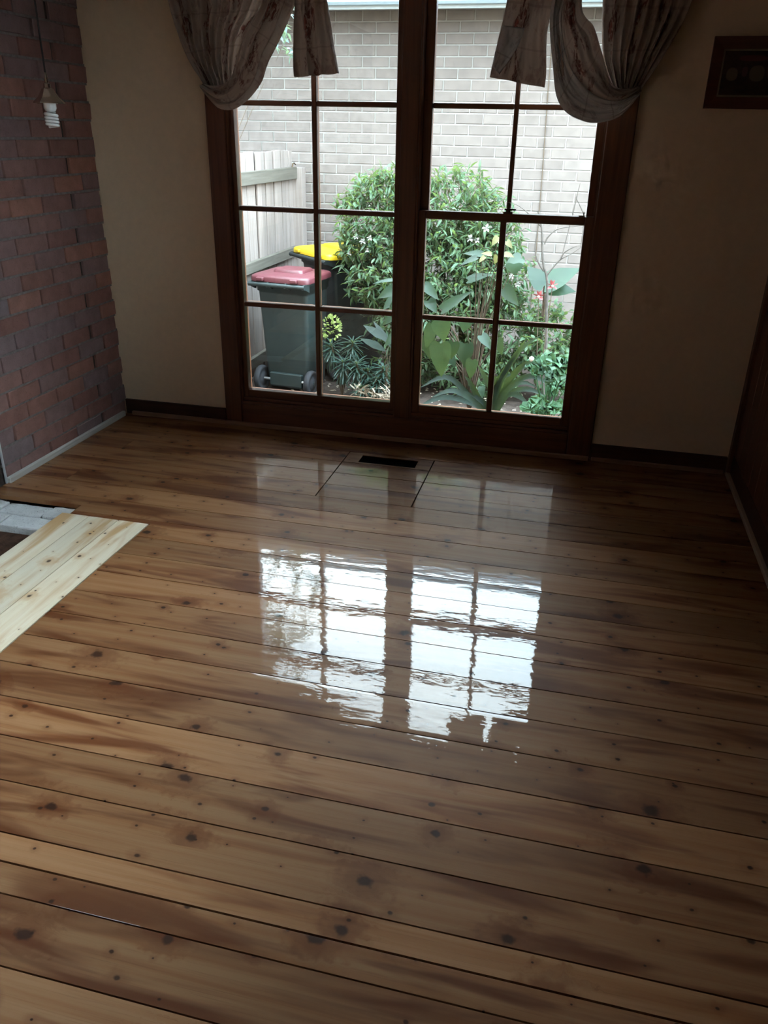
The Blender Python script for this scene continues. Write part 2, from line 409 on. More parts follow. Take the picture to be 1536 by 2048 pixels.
PW = .1506; Y0 = 3.884
def cellplank(name, xs, ys, keep, matl, parent, axis='X', crown=.0003, tilt=0, zoff=0, edge=0):
    """board from a grid of cells; keep(xc, yc) says which cells exist; slightly cupped top"""
    mb = MB(); xs = sorted(set(xs)); ys = sorted(set(ys))
    a0, a1 = (ys[0], ys[-1]) if axis == 'X' else (xs[0], xs[-1])
    def h(x, y):
        t = ((y if axis == 'X' else x) - a0) / (a1 - a0)
        e = min(t, 1-t) * (a1 - a0)
        return zoff + crown * (4*t*(1-t)) + tilt*(t-.5)*(a1-a0) - (edge if e < .0012 else 0)
    def K(i, j): return 0 <= i < len(xs)-1 and 0 <= j < len(ys)-1 and keep((xs[i]+xs[i+1])/2, (ys[j]+ys[j+1])/2)
    n = len(ys); top = [(x, y, h(x, y)) for x in xs for y in ys]; fs = []; side = []
    for i in range(len(xs)-1):
        for j in range(len(ys)-1):
            if not K(i, j): continue
            fs.append((i*n+j, (i+1)*n+j, (i+1)*n+j+1, i*n+j+1))
            for di, dj, (p, q) in ((-1,0,((i,j+1),(i,j))), (1,0,((i+1,j),(i+1,j+1))), (0,-1,((i,j),(i+1,j))), (0,1,((i+1,j+1),(i,j+1)))):
                if not K(i+di, j+dj): side.append((p, q))
    mb.add(top, fs, True)
    for p, q in side:
        P, Q = top[p[0]*n+p[1]], top[q[0]*n+q[1]]
        mb.add([P, (P[0], P[1], -.022), (Q[0], Q[1], -.022), Q], [(0, 1, 2, 3)])
    return mb.build(name, matl, parent)

def across(a, b, extra=()):
    w_ = b - a
    return [a, a+.0012] + [a + w_*t for t in (.12, .3, .5, .7, .88)] + [b-.0012, b] + list(extra)

HX0, HX1 = -1.10, -.637          # hatch
VX0, VX1, VY0, VY1 = -1.019, -.717, 3.753, 3.852
rows = []
k = 0
ytop = YW - .004
edges = [ytop] + [Y0 - PW*i for i in range(0, 40) if Y0 - PW*i > YB] + [YB]
i = 0
G = .0020
def rowplanks(yb, yt, idx):
    a, b_ = yb + G, yt - G
    ti = random.uniform(-.0010, .0010); zo = random.uniform(-.0003, .0003); cw = random.choice((-.00018, .00015, .0002, .0001, -.0001)); ed = random.choice((0, 0, 0, .0002))
    segs = [(XL+.002, XR-.002)]
    allk = lambda x, y: True
    if 3.27 < yb and yt < 3.90:                       # rows crossed by the hatch
        segs = [(XL+.002, HX0-.003), (HX0+.003, HX1-.003), (HX1+.003, XR-.002)]
    if abs(yt - (Y0-PW)) < .01:  segs = [(XL+.002, -2.292), (-2.290, HX0-.003)] + segs[1:]
    if abs(yt - (Y0-4*PW)) < .01:
        segs = [(XL+.002, -2.332), (-2.330, XR-.002)]
    extra = ()
    if idx in (30, 33): segs = [(-1.698 if yb < 2.68 else XL, .30 + .1*(idx % 3)), (.302 + .1*(idx % 3), XR-.002)]
    if yt < 2.70 and yt > 1.0: segs = [(max(-1.698, s[0]), s[1]) for s in segs]
    for s0, s1 in segs:
        xs = [s0, s1]; ys = across(a, b_); kp = allk
        if abs(yb - (Y0-7*PW)) < .01 :                 # row above the hearth: notch for the hearth
            xs += [-2.09]; ys += [2.89]; kp = lambda x, y: not (x < -2.09 and y < 2.89)
        if abs(yb - (Y0-8*PW)) < .01:                  # row around the new boards' head
            xs = [-2.088, -1.698, s1]; ys += [2.80]; kp = lambda x, y: not (x < -1.698 and y < 2.80)
        if s0 > HX0 and s1 < HX1 and yt > 3.8:         # vent cut-out
            xs += [VX0, VX1]; ys += [VY0, VY1]; kp = lambda x, y: not (VX0 < x < VX1 and VY0 < y < VY1)
        n_ = max(1, int((s1-s0)/.5)); xs += [s0 + (s1-s0)*q/n_ for q in range(1, n_)]
        cellplank('plank', xs, ys, kp, M['pine'], floor, 'X', cw, ti, zo, ed)
for idx in range(len(edges)-1):
    yt, yb = edges[idx], edges[idx+1]
    if abs(yt - 1.173) < .02:                           # one board is ripped into two narrow strips
        ym = (yt+yb)/2
        rowplanks(ym+.001, yt, idx); rowplanks(yb, ym, idx)
    else: rowplanks(yb, yt, idx)
# pale new boards laid lengthways beside the old hearth
px = [-1.7025, -1.849, -1.992, -2.127]
for q in range(3):
    o = cellplank('new_plank', across(px[q+1]+.0016, px[q]-.0016), [1.02, 1.5, 2.0, 2.4, 2.797], lambda x, y: not (x < -2.09 and y > 2.78), M['rawpine'], floor, 'Y', .0003, random.uniform(-.001, .001), 0)
    o['label'] = 'pale unvarnished pine board patched into the floor'
# boards of the closed strip between the patch and the fireplace, out of the picture
cellplank('plank', [XL+.002, -2.13], [1.02, 1.5, 1.9], lambda x, y: True, M['pine'], floor, 'X')

# window wall with its opening
OX0, OX1, OZ0, OZ1 = -1.885, .055, .06, 2.26
wm = MB()
wm.box(XL-.3, OX0, YW, YW+WT, -.3, ZC+.1); wm.box(OX1, XR+.3, YW, YW+WT, -.3, ZC+.1)
wm.box(OX0, OX1, YW, YW+WT, OZ1, ZC+.1); wm.box(OX0, OX1, YW, YW+WT, -.3, OZ0)
tag(wm.build('wall_far', M['plaster']), kind='structure')
KX0, KX1, KY0, KY1 = -2.40, -1.84, 1.28, 1.83         # small skylight, added out of view to brighten the room
ce = MB(); ce.box(XL-.3, KX0, YB-.2, YW, ZC, ZC+.1); ce.box(KX1, XR+.3, YB-.2, YW, ZC, ZC+.1)
ce.box(KX0, KX1, YB-.2, KY0, ZC, ZC+.1); ce.box(KX0, KX1, KY1, YW, ZC, ZC+.1)
tag(ce.build('ceiling', M['ceiling']), kind='structure')
sk = tag(empty('added_skylight', (0, 0, 0)), kind='structure')  # glazing of the added skylight, invented for fill light
MB().box(KX0-.02, KX1+.02, KY0-.02, KY1+.02, ZC+.102, ZC+.108).build('pane', M['glass'], sk)
tag(MB().box(XL-.3, XR+.3, YB-.2, YB, -.3, ZC).build('wall_near', M['plaster']), kind='structure')

# left wall: clinker brick, fireplace opening nearer the viewer
FY0, FY1, FZ = 1.75, 3.012, .80
CH = .0835; BL = .2445
wl = MB()
wl.box(XL-.3, XL-.016, FY1, YW, -.3, ZC); wl.box(XL-.3, XL-.016, YB, FY0, -.3, ZC)
wl.box(XL-.3, XL-.016, FY0, FY1, FZ, ZC); wl.box(XL-.36, XL-.3, FY0-.1, FY1+.1, -.3, FZ+.1)
wall_left = tag(wl.build('wall_left', M['mortar_dark']), kind='structure')
def brick_mesh(name, l, h, d, jit, seed):
    """front face +x, centred on y,z; front grid slightly uneven"""
    rr = random.Random(seed); mb = MB(); ny, nz_ = 4, 2
    ys = [-l/2 + l*i/ny for i in range(ny+1)]; zs = [-h/2 + h*j/nz_ for j in range(nz_+1)]
    c = .0035
    fv = []
    for i, y in enumerate(ys):
        for j, z in enumerate(zs):
            e = i in (0, ny) or j in (0, nz_)
            yy = y * (1 - 2*c/l) if i in (0, ny) else y; zz = z * (1 - 2*c/h) if j in (0, nz_) else z
            fv.append((rr.uniform(-jit, jit)*(.6 if e else 1), yy + rr.uniform(-jit, jit)*.7, zz + rr.uniform(-jit, jit)*.7))
    n = nz_+1
    mb.add(fv, [(i*n+j, (i+1)*n+j, (i+1)*n+j+1, i*n+j+1) for i in range(ny) for j in range(nz_)])
    ring = [i*n for i in range(ny)] + [ny*n+j for j in range(nz_)] + [i*n+nz_ for i in range(ny, 0, -1)] + [j for j in range(nz_, 0, -1)]
    m_ = len(ring)
    mid = []
    for q in ring:
        i, j = divmod(q, n); mid.append((-c, ys[i] + rr.uniform(-jit, jit)*.3, zs[j] + rr.uniform(-jit, jit)*.3))
    back = [(-d, p[1], p[2]) for p in mid]
    base = len(mb.v); mb.add(mid + back, [])
    for a in range(m_):
        b_ = (a+1) % m_
        mb.f.append([ring[b_], ring[a], base+a, base+b_]); mb.sm.append(False)
        mb.f.append([base+b_, base+a, base+m_+a, base+m_+b_]); mb.sm.append(False)
    return mb.mesh(name)
BV = [brick_mesh('clinker_brick', BL-.014, CH-.010, .03, .0022, s_) for s_ in range(6)]
HV = [brick_mesh('clinker_half_brick', BL/2-.014, CH-.010, .03, .0022, s_+20) for s_ in range(3)]
for me in BV + HV: me.materials.append(M['brick_in'])
bed = MB(); far = MB()
for r_ in range(int(ZC/CH)+1):
    z0 = r_*CH
    bed.box(XL-.02, XL-.0035, FY1, YW, z0+CH-.0055, z0+CH+.0055)
    y = 3.258 + (BL/2 if r_ % 2 == 0 else 0) + BL*6
    while y > YB:
        a, b_ = y - BL, y; y -= BL
        if b_ > YW - .03: b_ = YW + .012
        a, b_ = max(a, FY1+.006 if (z0 < FZ and b_ > FY0+.5) else YB), min(b_, YW+.012)
        if b_ - a < .05: continue
        zc = z0 + CH/2
        if z0 + CH > ZC: continue
        if a < FY1-.001 and b_ > FY0 and z0 < FZ: continue
        full = b_ - a > BL-.02
        if a > 2.7:
            me = random.choice(BV if full else HV)
            o = link('brick', me, None, wall_left)
            o.location = (XL + random.uniform(-.003, .003), (a+b_)/2, zc)
            if not full: o.scale = (1, (b_-a-.011)/(BL/2-.011), 1)
            o.rotation_euler = (random.uniform(-.008, .008), random.uniform(-.012, .012), random.uniform(-.012, .012))
        else:
            far.box(XL-.03, XL, a+.0055, b_-.0055, z0+.005, z0+CH-.005)
bed.build('mortar_bed', M['mortar_in'], wall_left)
tag(far.build('brickwork', M['brick_in'], wall_left), kind='stuff')
tag(MB().box(XL-.002, XL+.006, FY1-.004, FY1+.004, 0, FZ).build('trim_1', M['metaltrim']), 'thin white metal angle edging the fireplace opening', kind='structure')

# right wall: stained timber panelling, plus an unseen window added to light the room
RY0, RY1, RZ0, RZ1 = .30, 1.78, 1.05, 2.25
wr = MB(); x0, x1 = XR+.012, XR+.22
wr.box(x0, x1, YB, RY0, -.3, ZC); wr.box(x0, x1, RY1, YW, -.3, ZC); wr.box(x0, x1, RY0, RY1, -.3, RZ0); wr.box(x0, x1, RY0, RY1, RZ1, ZC)
wall_right = tag(wr.build('wall_right', M['plaster']), kind='structure')
tag(MB().box(XR-.018, XR+.012, YW-.05, YW, .0, ZC).build('trim_2', M['panelwood'], None, .004), kind='structure')
yy = YW - .05
while yy > YB:
    a, b_ = max(YB, yy-.138), yy-.002
    if b_ > RY0 and a < RY1:
        MB().box(XR, XR+.012, a, b_, .06, RZ0).build('panel_board', M['panelwood'], wall_right, .002)
        MB().box(XR, XR+.012, a, b_, RZ1, ZC).build('panel_board', M['panelwood'], wall_right, .002)
    else: MB().box(XR, XR+.012, a, b_, .06, ZC).build('panel_board', M['panelwood'], wall_right, .002)
    yy -= .14
added_win = tag(empty('added_side_window', (0, 0, 0)), kind='structure')  # invented side window, out of view, lets in extra daylight
for c in ((RY0-.06, RY0+.03, RZ0-.06, RZ1+.06), (RY1-.03, RY1+.06, RZ0-.06, RZ1+.06), ((RY0+RY1)/2-.02, (RY0+RY1)/2+.02, RZ0, RZ1)):
    MB().box(XR-.014, XR+.20, *c).build('stile', M['timber'], added_win, .003)
for c in ((RZ0-.06, RZ0+.03), (RZ1-.03, RZ1+.06)):
    MB().box(XR-.013, XR+.20, RY0, RY1, *c).build('rail', M['timber'], added_win, .003)
for a, b_ in ((RY0+.03, (RY0+RY1)/2-.02), ((RY0+RY1)/2+.02, RY1-.03)):
    MB().box(XR+.10, XR+.104, a, b_, RZ0+.03, RZ1-.03).build('pane', M['glass'], added_win)
tag(MB().box(XR-.004, XR+.012, YB, YW-.05, .02, .115).build('baseboard_right', M['skirt'], None, .003), kind='structure')
tag(MB().box(XR-.022, XR+.005, YB, YW-.04, .0, .022).build('trim_3', M['stripright'], None, .004), kind='structure')

# skirting boards and beads
tag(MB().box(XL+.002, -1.92, YW-.016, YW, .0, .089).build('baseboard_far_left', M['skirt'], None, .003), kind='structure')
tag(MB().box(.161, XR-.02, YW-.016, YW, .0, .091).build('baseboard_far_right', M['skirt'], None, .003), kind='structure')
tag(MB().box(XL+.05, .152, YW-.040, YW-.020, .0, .024).build('trim_4', M['stripbrown'], None, .004), kind='structure')
tag(MB().box(.165, XR-.03, YW-.034, YW-.016, .0, .022).build('trim_5', M['stripbrown'], None, .004), kind='structure')
tag(MB().box(XL+.003, XL+.024, FY1+.002, YW-.06, .0, .030).build('baseboard_left', M['stripwhite'], None, .003), kind='structure')

# ------------------------------------------------------------------ windows
def casing(name, x0, x1, z0, z1, y0=YW-.021, m='timber', bev=.005):
    return tag(MB().box(x0, x1, y0, YW+.03, z0, z1).build(name, M[m], None, bev, 2), kind='structure')
casing('trim_6', -1.918, -1.818, .0, 2.36)
casing('trim_7', -.918, -.832, .132, 2.27, YW-.017)
tag(MB().box(-.915, -.835, YW+.031, YW+WT-.02, .06, 2.26).build('trim_11', M['timber'], None, .002), kind='structure')
casing('trim_8', .033, .159, .0, 2.36)
casing('trim_9', -1.818, .033, .0, .132, YW-.019, 'timberx')
casing('trim_10', -1.818, .033, 2.25, 2.36, YW-.019, 'timberx')

def sash(win, x0, x1, z0, z1, gx0, gx1, gz0, gz1, yf, yg, vx, hz, vw=.026, hw=.026, names=True):
    """sash frame between outer (x0,x1,z0,z1) and glass (gx,gz) edges, front at yf, glass at yg"""
    yb = yg + .018
    MB().box(x0, gx0, yf, yb, z0, z1).build('stile', M['timber'], win, .004, 2)
    MB().box(gx1, x1, yf, yb, z0, z1).build('stile', M['timber'], win, .004, 2)
    MB().box(gx0, gx1, yf, yb, z0, gz0).build('rail', M['timberx'], win, .004, 2)
    MB().box(gx0, gx1, yf, yb, gz1, z1).build('rail', M['timberx'], win, .004, 2)
    MB().box(vx-vw/2, vx+vw/2, yf+.010, yb, gz0, gz1).build('muntin', M['timber'], win, .006, 2)
    zz = [gz0] + list(hz) + [gz1]
    for z in hz:
        for a, b_ in ((gx0, vx-vw/2), (vx+vw/2, gx1)):
            MB().box(a, b_, yf+.010, yb, z-hw/2, z+hw/2).build('muntin', M['timberx'], win, .006, 2)
    for i_ in range(len(zz)-1):
        a, b_ = zz[i_] + (hw/2 if i_ else 0), zz[i_+1] - (hw/2 if i_ < len(hz) else 0)
        for c, d in ((gx0, vx-vw/2), (vx+vw/2, gx1)):
            MB().box(c-.004, d+.004, yg-.002, yg+.002, a-.004, b_+.004).build('pane', M['glass'], win)

def reveal(win, x0, x1):
    # jamb linings, head and sill of the opening
    MB().box(x0-.062, x0+.008, YW-.006, YW+.078, .13, 2.26).build('jamb', M['timber'], win, .002)
    MB().box(x1-.008, x1+.02, YW-.006, YW+.098, .13, 2.26).build('jamb', M['timber'], win, .002)
    MB().box(x0, x1, YW-.006, YW+WT, 2.235, 2.26).build('head', M['timberx'], win, .002)
    MB().box(x0, x1, YW-.008, YW+WT+.04, .06, .145).build('sill', M['timberx'], win, .003)
    MB().box(x0+.006, x1-.006, YW+.004, YW+.016, .145, .166).build('stop_bead', M['timberx'], win, .004, 2)

win1 = tag(empty('window_1', (0, 0, 0)), 'fixed timber window with eight small panes behind the bins', kind='structure')
reveal(win1, -1.818, -.918)
sash(win1, -1.812, -.924, .145, 2.24, -1.785, -.950, .206, 2.17, YW+.018, YW+.06, -1.366, (.690, 1.186, 1.680), .026, .025)
win2 = tag(empty('window_2', (0, 0, 0)), 'double-hung timber sash window beside the panelled wall', kind='structure')
reveal(win2, -.832, .033)
sash(win2, -.826, .027, .145, 1.214, -.786, -.014, .206, 1.176, YW+.016, YW+.035, -.401, (.685,), .030, .024)
sash(win2, -.826, .027, 1.170, 2.24, -.781, -.011, 1.208, 2.17, YW+.052, YW+.075, -.385, (1.680,), .022, .025)
lt = MB(); lt.box(-.405, -.36, YW+.018, YW+.045, 1.214, 1.222); lt.lathe([(.0, .0), (.012, .0), (.012, .012), (.007, .016), (.007, .024), (.011, .03), (.008, .042), (0, .044)], (-.382, YW+.03, 1.22), 12)
lt.box(-.40, -.345, YW+.022, YW+.034, 1.228, 1.236)
lt.build('sash_latch', M['brass'], win2)
lc = MB(); lc.box(-.045, -.018, YW+.02, YW+.035, 1.214, 1.219); lc.tube([(-.022, YW+.028, 1.216), (-.022, YW+.028, 1.234)], .003, 6)
lc.build('sash_lift_peg', M['brass'], win2)

# ------------------------------------------------------------------ floor vent and hearth
vent = MB()
vent.box(VX0-.006, VX0, VY0-.006, VY1+.006, -.155, -.004); vent.box(VX1, VX1+.006, VY0-.006, VY1+.006, -.155, -.004)
vent.box(VX0, VX1, VY0-.006, VY0, -.155, -.004); vent.box(VX0, VX1, VY1, VY1+.006, -.155, -.004); vent.box(VX0, VX1, VY0, VY1, -.158, -.152)
tag(vent.build('floor_vent', M['duct']), 'open black heating duct hole in the floor hatch under the window', 'vent')

hearth = tag(empty('hearth', (-2.33, 2.60, -.16)), 'old sunken hearth with whitewashed bricks beside the pale boards', 'hearth')
hb = MB(); hb.box(-.24, .245, -.72, .288, .0, .105); hb.build('hearth_base', M['dark_earth'], hearth)
for r_, (ya, yb) in enumerate(((.170, .277), (.055, .162))):
    xa = -.238
    for q, ln in enumerate((.12, .225, .17) if r_ == 0 else (.21, .225, .07)):
        rr = random.Random(r_*10+q); mb = MB()
        mb.box(xa+.004, min(xa+ln-.004, .238), ya, yb-.002, .10, .140 + rr.uniform(-.004, .004))
        me = mb.mesh('brick', .006, 2); bm = bmesh.new(); bm.from_mesh(me)
        bmesh.ops.subdivide_edges(bm, edges=[e for e in bm.edges if e.calc_length() > .03], cuts=5, use_grid_fill=True); bm.to_mesh(me); bm.free()
        for v in me.vertices:
            d = noise.noise_vector(Vector(v.co)*22 + Vector((r_*7, q*3, 0))) * .0045; v.co += d
        link('brick', me, M['white_brick'], hearth); xa += ln
# ------------------------------------------------------------------ exterior ground, neighbouring house
GZ = -.40
gm = MB(); nx, ny = 60, 40; gv = []; gf = []
for i_ in range(nx+1):
    for j in range(ny+1):
        x = -9 + 15*i_/nx; y = YW + .19 + (7.75-YW-.19)*j/ny
        gv.append((x, y, GZ + .025*noise.noise(Vector((x*2.2, y*2.2, 0))) + .012*noise.noise(Vector((x*9, y*9, 3)))))
for i_ in range(nx):
    for j in range(ny): gf.append((i_*(ny+1)+j, (i_+1)*(ny+1)+j, (i_+1)*(ny+1)+j+1, i_*(ny+1)+j+1))
gm.add(gv, gf, True); gm.box(-60, 60, -60, 60, GZ-.6, GZ-.25)
tag(gm.build('ground', M['soil']), kind='structure')

HW = 7.65
house = tag(empty('neighbouring_house', (-1.0, HW, GZ)), 'pale beige brick house wall with blue-white eaves across the side yard', 'house')
def hlocal(mb):
    mb.v = [(x+1.0, y-HW, z-GZ) for x, y, z in mb.v]; return mb
hwall = hlocal(MB().box(-8.5, 4.5, HW+.006, HW+.25, GZ-.1, 2.75)).build('wall', M['mortar_out'], house)
OL, OH = .24, .0857
def out_brick(name, seed):
    rr = random.Random(seed); me = brick_mesh(name, OL-.011, OH-.011, .012, .0012, seed)
    for v in me.vertices: x, y, z = v.co; v.co = (y, -x, z)      # face -y
    me.materials.append(M['brick_out']); return me
OB = [out_brick('beige_brick', 50+s_) for s_ in range(4)]
rest = MB(); cand = []
zt = 2.49
for r_ in range(34):
    zc = zt - OH*(r_+.5)
    xo = -.02 + (OL/2 if r_ % 2 else 0)
    for c in range(-36, 20):
        xc = xo + c*OL
        if xc < -8.4 or xc > 4.4: continue
        vis = -2.95 < xc < .12 and zc > .40
        if vis and zc < .9 and -1.9 < xc < -.7: vis = False
        (cand.append((xc, zc)) if vis else rest.box(xc-OL/2+.0055, xc+OL/2-.0055, HW-.001, HW+.01, zc-OH/2+.0055, zc+OH/2-.0055))
cand.sort(key=lambda p: -p[1])
for (xc, zc) in cand[:300]:
    o = link('brick', random.choice(OB), None, hwall); o.location = (xc+1.0, random.uniform(-.0015, .0015), zc-GZ)
for (xc, zc) in cand[300:]: rest.box(xc-OL/2+.0055, xc+OL/2-.0055, HW-.001, HW+.01, zc-OH/2+.0055, zc+OH/2-.0055)
tag(hlocal(rest).build('brickwork', M['brick_out'], hwall), kind='stuff')
hlocal(MB().box(-8.5, 4.5, 7.22, HW+.1, 2.50, 2.515)).build('soffit', M['soffit'], house)
hlocal(MB().box(-8.5, 4.5, 7.20, 7.225, 2.44, 2.60)).build('fascia', M['soffit'], house, .003)
gu = MB(); prof = [(7.20, 2.60), (7.20, 2.475), (7.185, 2.462), (7.13, 2.462), (7.108, 2.48), (7.104, 2.535), (7.112, 2.54), (7.104, 2.548), (7.104, 2.572), (7.094, 2.580), (7.098, 2.588)]
gu.add([(x, y, z) for x in (-8.5, 4.5) for y, z in prof], [(i_, i_+1, len(prof)+i_+1, len(prof)+i_) for i_ in range(len(prof)-1)])
hlocal(gu).build('gutter', M['gutter'], house)
rf = MB(); rf.add([(-8.5, 7.15, 2.59), (4.5, 7.15, 2.59), (4.5, 12.0, 4.35), (-8.5, 12.0, 4.35), (-8.5, 7.15, 2.56), (4.5, 7.15, 2.56), (4.5, 12.0, 4.3), (-8.5, 12.0, 4.3)], [(0,1,2,3),(7,6,5,4),(0,4,5,1)])
hlocal(rf).build('roof', M['roof'], house)
cb = MB().tube([(-.455, HW-.012, 2.50), (-.45, HW-.012, 1.9), (-.43, HW-.011, 1.2), (-.42, HW-.012, .6), (-.42, HW-.012, GZ)], .005, 6)
tag(cb.build('wall_cable', M['twig']), 'thin dark cable running down the beige brick wall', 'cable')

# ------------------------------------------------------------------ paling fence
FX = -2.66
fence = tag(empty('paling_fence', (FX, 6.0, GZ)), 'grey weathered paling fence with three rails and end post', 'fence')
y = 7.42; q = 0
while y > 4.45:
    mb = MB().box(-.016, 0, -.0435, .0435, .02, 1.80 + random.uniform(-.006, .006))
    o = mb.build('paling', M['fence'], fence, .002); o.location = (random.uniform(-.003, .004), y-6.0, 0); o.rotation_euler = (0, random.uniform(-.004, .004), random.uniform(-.02, .02)); y -= .099
y = 7.37
while y > 4.5:
    o = MB().box(-.034, -.018, -.040, .040, .02, 1.79).build('back_paling', M['fence'], fence); o.location = (0, y-6.0, 0); y -= .099
for z, hh in ((1.562, .10), (.895, .085), (.115, .09)):
    o = MB().box(.004, .042, 4.4-6, 7.47-6, z, z+hh).build('rail', M['fencerail'], fence, .003)
MB().box(-.02, .085, 7.475-6, 7.585-6, -.1, 1.655).build('post', M['fence'], fence, .004)
MB().tube([(.02, 7.40-6, 1.655), (.03, 7.40-6, 1.69), (.03, 7.43-6, 1.695), (.03, 7.47-6, 1.68)], .006, 6).build('wire_hook', M['brass'], fence)

# ------------------------------------------------------------------ wheelie bins
def rrect(w_, d, r, n=4):
    pts = []
    for cx, cy, a0 in ((w_/2-r, d/2-r, 0), (-w_/2+r, d/2-r, PI/2), (-w_/2+r, -d/2+r, PI), (w_/2-r, -d/2+r, 1.5*PI)):
        for i_ in range(n+1):
            a = a0 + PI/2*i_/n; pts.append((cx+r*math.cos(a), cy+r*math.sin(a)))
    return pts
def loft(mb, secs, cap0=True, cap1=True, smooth=True):
    n = len(secs[0]); vs = [p for s_ in secs for p in s_]; fs = []
    for i_ in range(len(secs)-1):
        for k_ in range(n): fs.append((i_*n+k_, i_*n+(k_+1) % n, (i_+1)*n+(k_+1) % n, (i_+1)*n+k_))
    mb.add(vs, fs, smooth)
    if cap0: mb.add(secs[0], [tuple(range(n-1, -1, -1))])
    if cap1: mb.add(secs[-1], [tuple(range(n))])
def wheelie_bin(name, W_, D_, Hh, loc, rz, body, lidm, label):
    """back with handle and wheels towards local -y"""
    t = tag(empty(name, loc, rz), label, 'bin', 'wheelie bins by the fence')
    mb = MB(); secs = []
    for z, k_, dy in ((.035, .80, .03), (.05, .815, .03), (.30, .86, .02), (.60, .91, .01), (Hh-.12, .945, .004), (Hh-.10, .95, 0), (Hh-.098, .985, 0), (Hh-.045, 1.0, 0), (Hh-.044, 1.03, 0), (Hh-.015, 1.03, 0)):
        secs.append([(x, y_+dy, z) for x, y_ in rrect(W_*k_*.94, D_*k_*.80, .035)])
    loft(mb, secs); mb.build('body', body, t)
    # recessed panel on the lower back, wheel-axle housing
    MB().box(-W_*.30, W_*.30, -D_*.325-.016, -D_*.325+.02, .055, .165).build('axle_guard', body, t, .008, 2)
    MB().tube([(-W_*.47, -D_*.33, .105), (W_*.47, -D_*.33, .105)], .011, 10).build('axle', M['steel'], t)
    for sx in (-1, 1):
        wp = [(0, -.024), (.045, -.024), (.05, -.016), (.075, -.016), (.082, -.024), (.1, -.022), (.105, -.008), (.105, .008), (.1, .022), (.082, .024), (.075, .016), (.05, .016), (.045, .024), (0, .024)]
        wl_ = MB().lathe(wp, (sx*W_*.465, -D_*.33, .105), 24, 'X').build('wheel', M['rubber'], t)
        MB().lathe([(0, sx*.028), (.022, sx*.028), (.026, sx*.02)], (sx*W_*.465, -D_*.33, .105), 12, 'X').build('hub_cap', M['bin_dark'], wl_)
    # handle bar at the top of the back, held by brackets that also hinge the lid
    yb = -D_*.40 - .075
    hd = MB().tube([(-W_*.50, yb, Hh-.035), (W_*.50, yb, Hh-.035)], .016, 10).build('handle', body, t)
    for sx in (-.48, -.16, .16, .48):
        MB().prism([(yb-.012, Hh-.05), (yb+.02, Hh-.055), (-D_*.37, Hh-.085), (-D_*.37, Hh-.02), (yb, Hh-.015)], sx*W_-.008, sx*W_+.008).build('bracket', body, hd)
    for o in hd.children:
        for v in o.data.vertices: a, b_, c = v.co; v.co = (c, a, b_)
    # lid: domed tray with a raised pad
    lm = MB(); y_off = -.02
    s2 = []
    for z, k_ in ((-.018, 1.055), (.012, 1.055), (.022, 1.03), (.030, .96), (.034, .80)):
        s2.append([(x, y_*1.0 + y_off, Hh + z) for x, y_ in rrect(W_*k_*.99, D_*k_*.87, .06)])
    loft(lm, s2); lid = lm.build('lid', lidm, t)
    pm = MB(); s3 = []
    for z, k_ in ((.030, 1.0), (.050, .94), (.056, .88)):
        s3.append([(x, y_ + .01, Hh + z) for x, y_ in rrect(W_*.55*k_, D_*.42*k_, .03)])
    loft(pm, s3); pm.build('lid_pad', lidm, lid)
    for sx in (-1, 1):
        MB().box(sx*W_*.30-.03, sx*W_*.30+.03, yb-.006, -D_*.37, Hh-.01, Hh+.018).build('hinge', lidm, lid, .006)
    return t
wheelie_bin('wheelie_bin', .48, .54, .915, (-2.225, 6.19, GZ+.003), math.radians(-7), M['bin_green'], M['bin_red'], 'small dark green wheelie bin with faded red lid')
wheelie_bin('wheelie_bin', .60, .70, 1.03, (-2.00, 6.86, GZ+.003), math.radians(-42), M['bin_dark'], M['bin_yellow'], 'large dark wheelie bin with bright yellow lid')

# ------------------------------------------------------------------ plants
def resample(pl, n):
    P = [Vector(p) for p in pl]
    out = []
    cum = [0]
    for a, b_ in zip(P, P[1:]): cum.append(cum[-1] + (b_-a).length)
    for i_ in range(n):
        s_ = cum[-1]*i_/(n-1); k_ = 0
        while k_ < len(P)-2 and cum[k_+1] < s_: k_ += 1
        t = (s_-cum[k_]) / max(1e-9, cum[k_+1]-cum[k_])
        p0, p1, p2, p3 = P[max(0, k_-1)], P[k_], P[k_+1], P[min(len(P)-1, k_+2)]
        q = .5*((2*p1) + (p2-p0)*t + (2*p0-5*p1+4*p2-p3)*t*t + (3*p1-p0-3*p2+p3)*t*t*t)
        out.append(q)
    return out
PROF = {
 'lance': [(0, .08), (.15, .55), (.4, 1), (.7, .7), (1, 0)],
 'heart': [(-.10, .55), (.0, .92), (.14, 1), (.35, .93), (.55, .72), (.75, .42), (.9, .16), (1, 0)],
 'strap': [(0, .9), (.2, 1), (.5, 1), (.75, .85), (.92, .45), (1, 0)],
 'narrow': [(0, .5), (.3, .95), (.7, 1), (.92, .6), (1, 0)],
}
def leaf_geo(L, Wd, kind='lance', fold=.25, droop=.3, wavy=0, rr=random):
    """leaf along +x from the origin, face +z"""
    vs = []; fs = []
    for i_, (t, w_) in enumerate(PROF[kind]):
        x = L*t; z = -droop*L*t*abs(t); hw = Wd/2*w_; dz = fold*hw
        wv = wavy*Wd*math.sin(t*9 + rr.random()*2)
        if kind == 'heart' and i_ == 0: xm = 0.0
        else: xm = x
        vs += [(x, -hw, z+dz+wv), (xm, 0, z), (x, hw, z+dz-wv)]
    n = len(PROF[kind])
    for i_ in range(n-1):
        a = i_*3; fs += [(a, a+3, a+4, a+1), (a+1, a+4, a+5, a+2)]
    return vs, fs
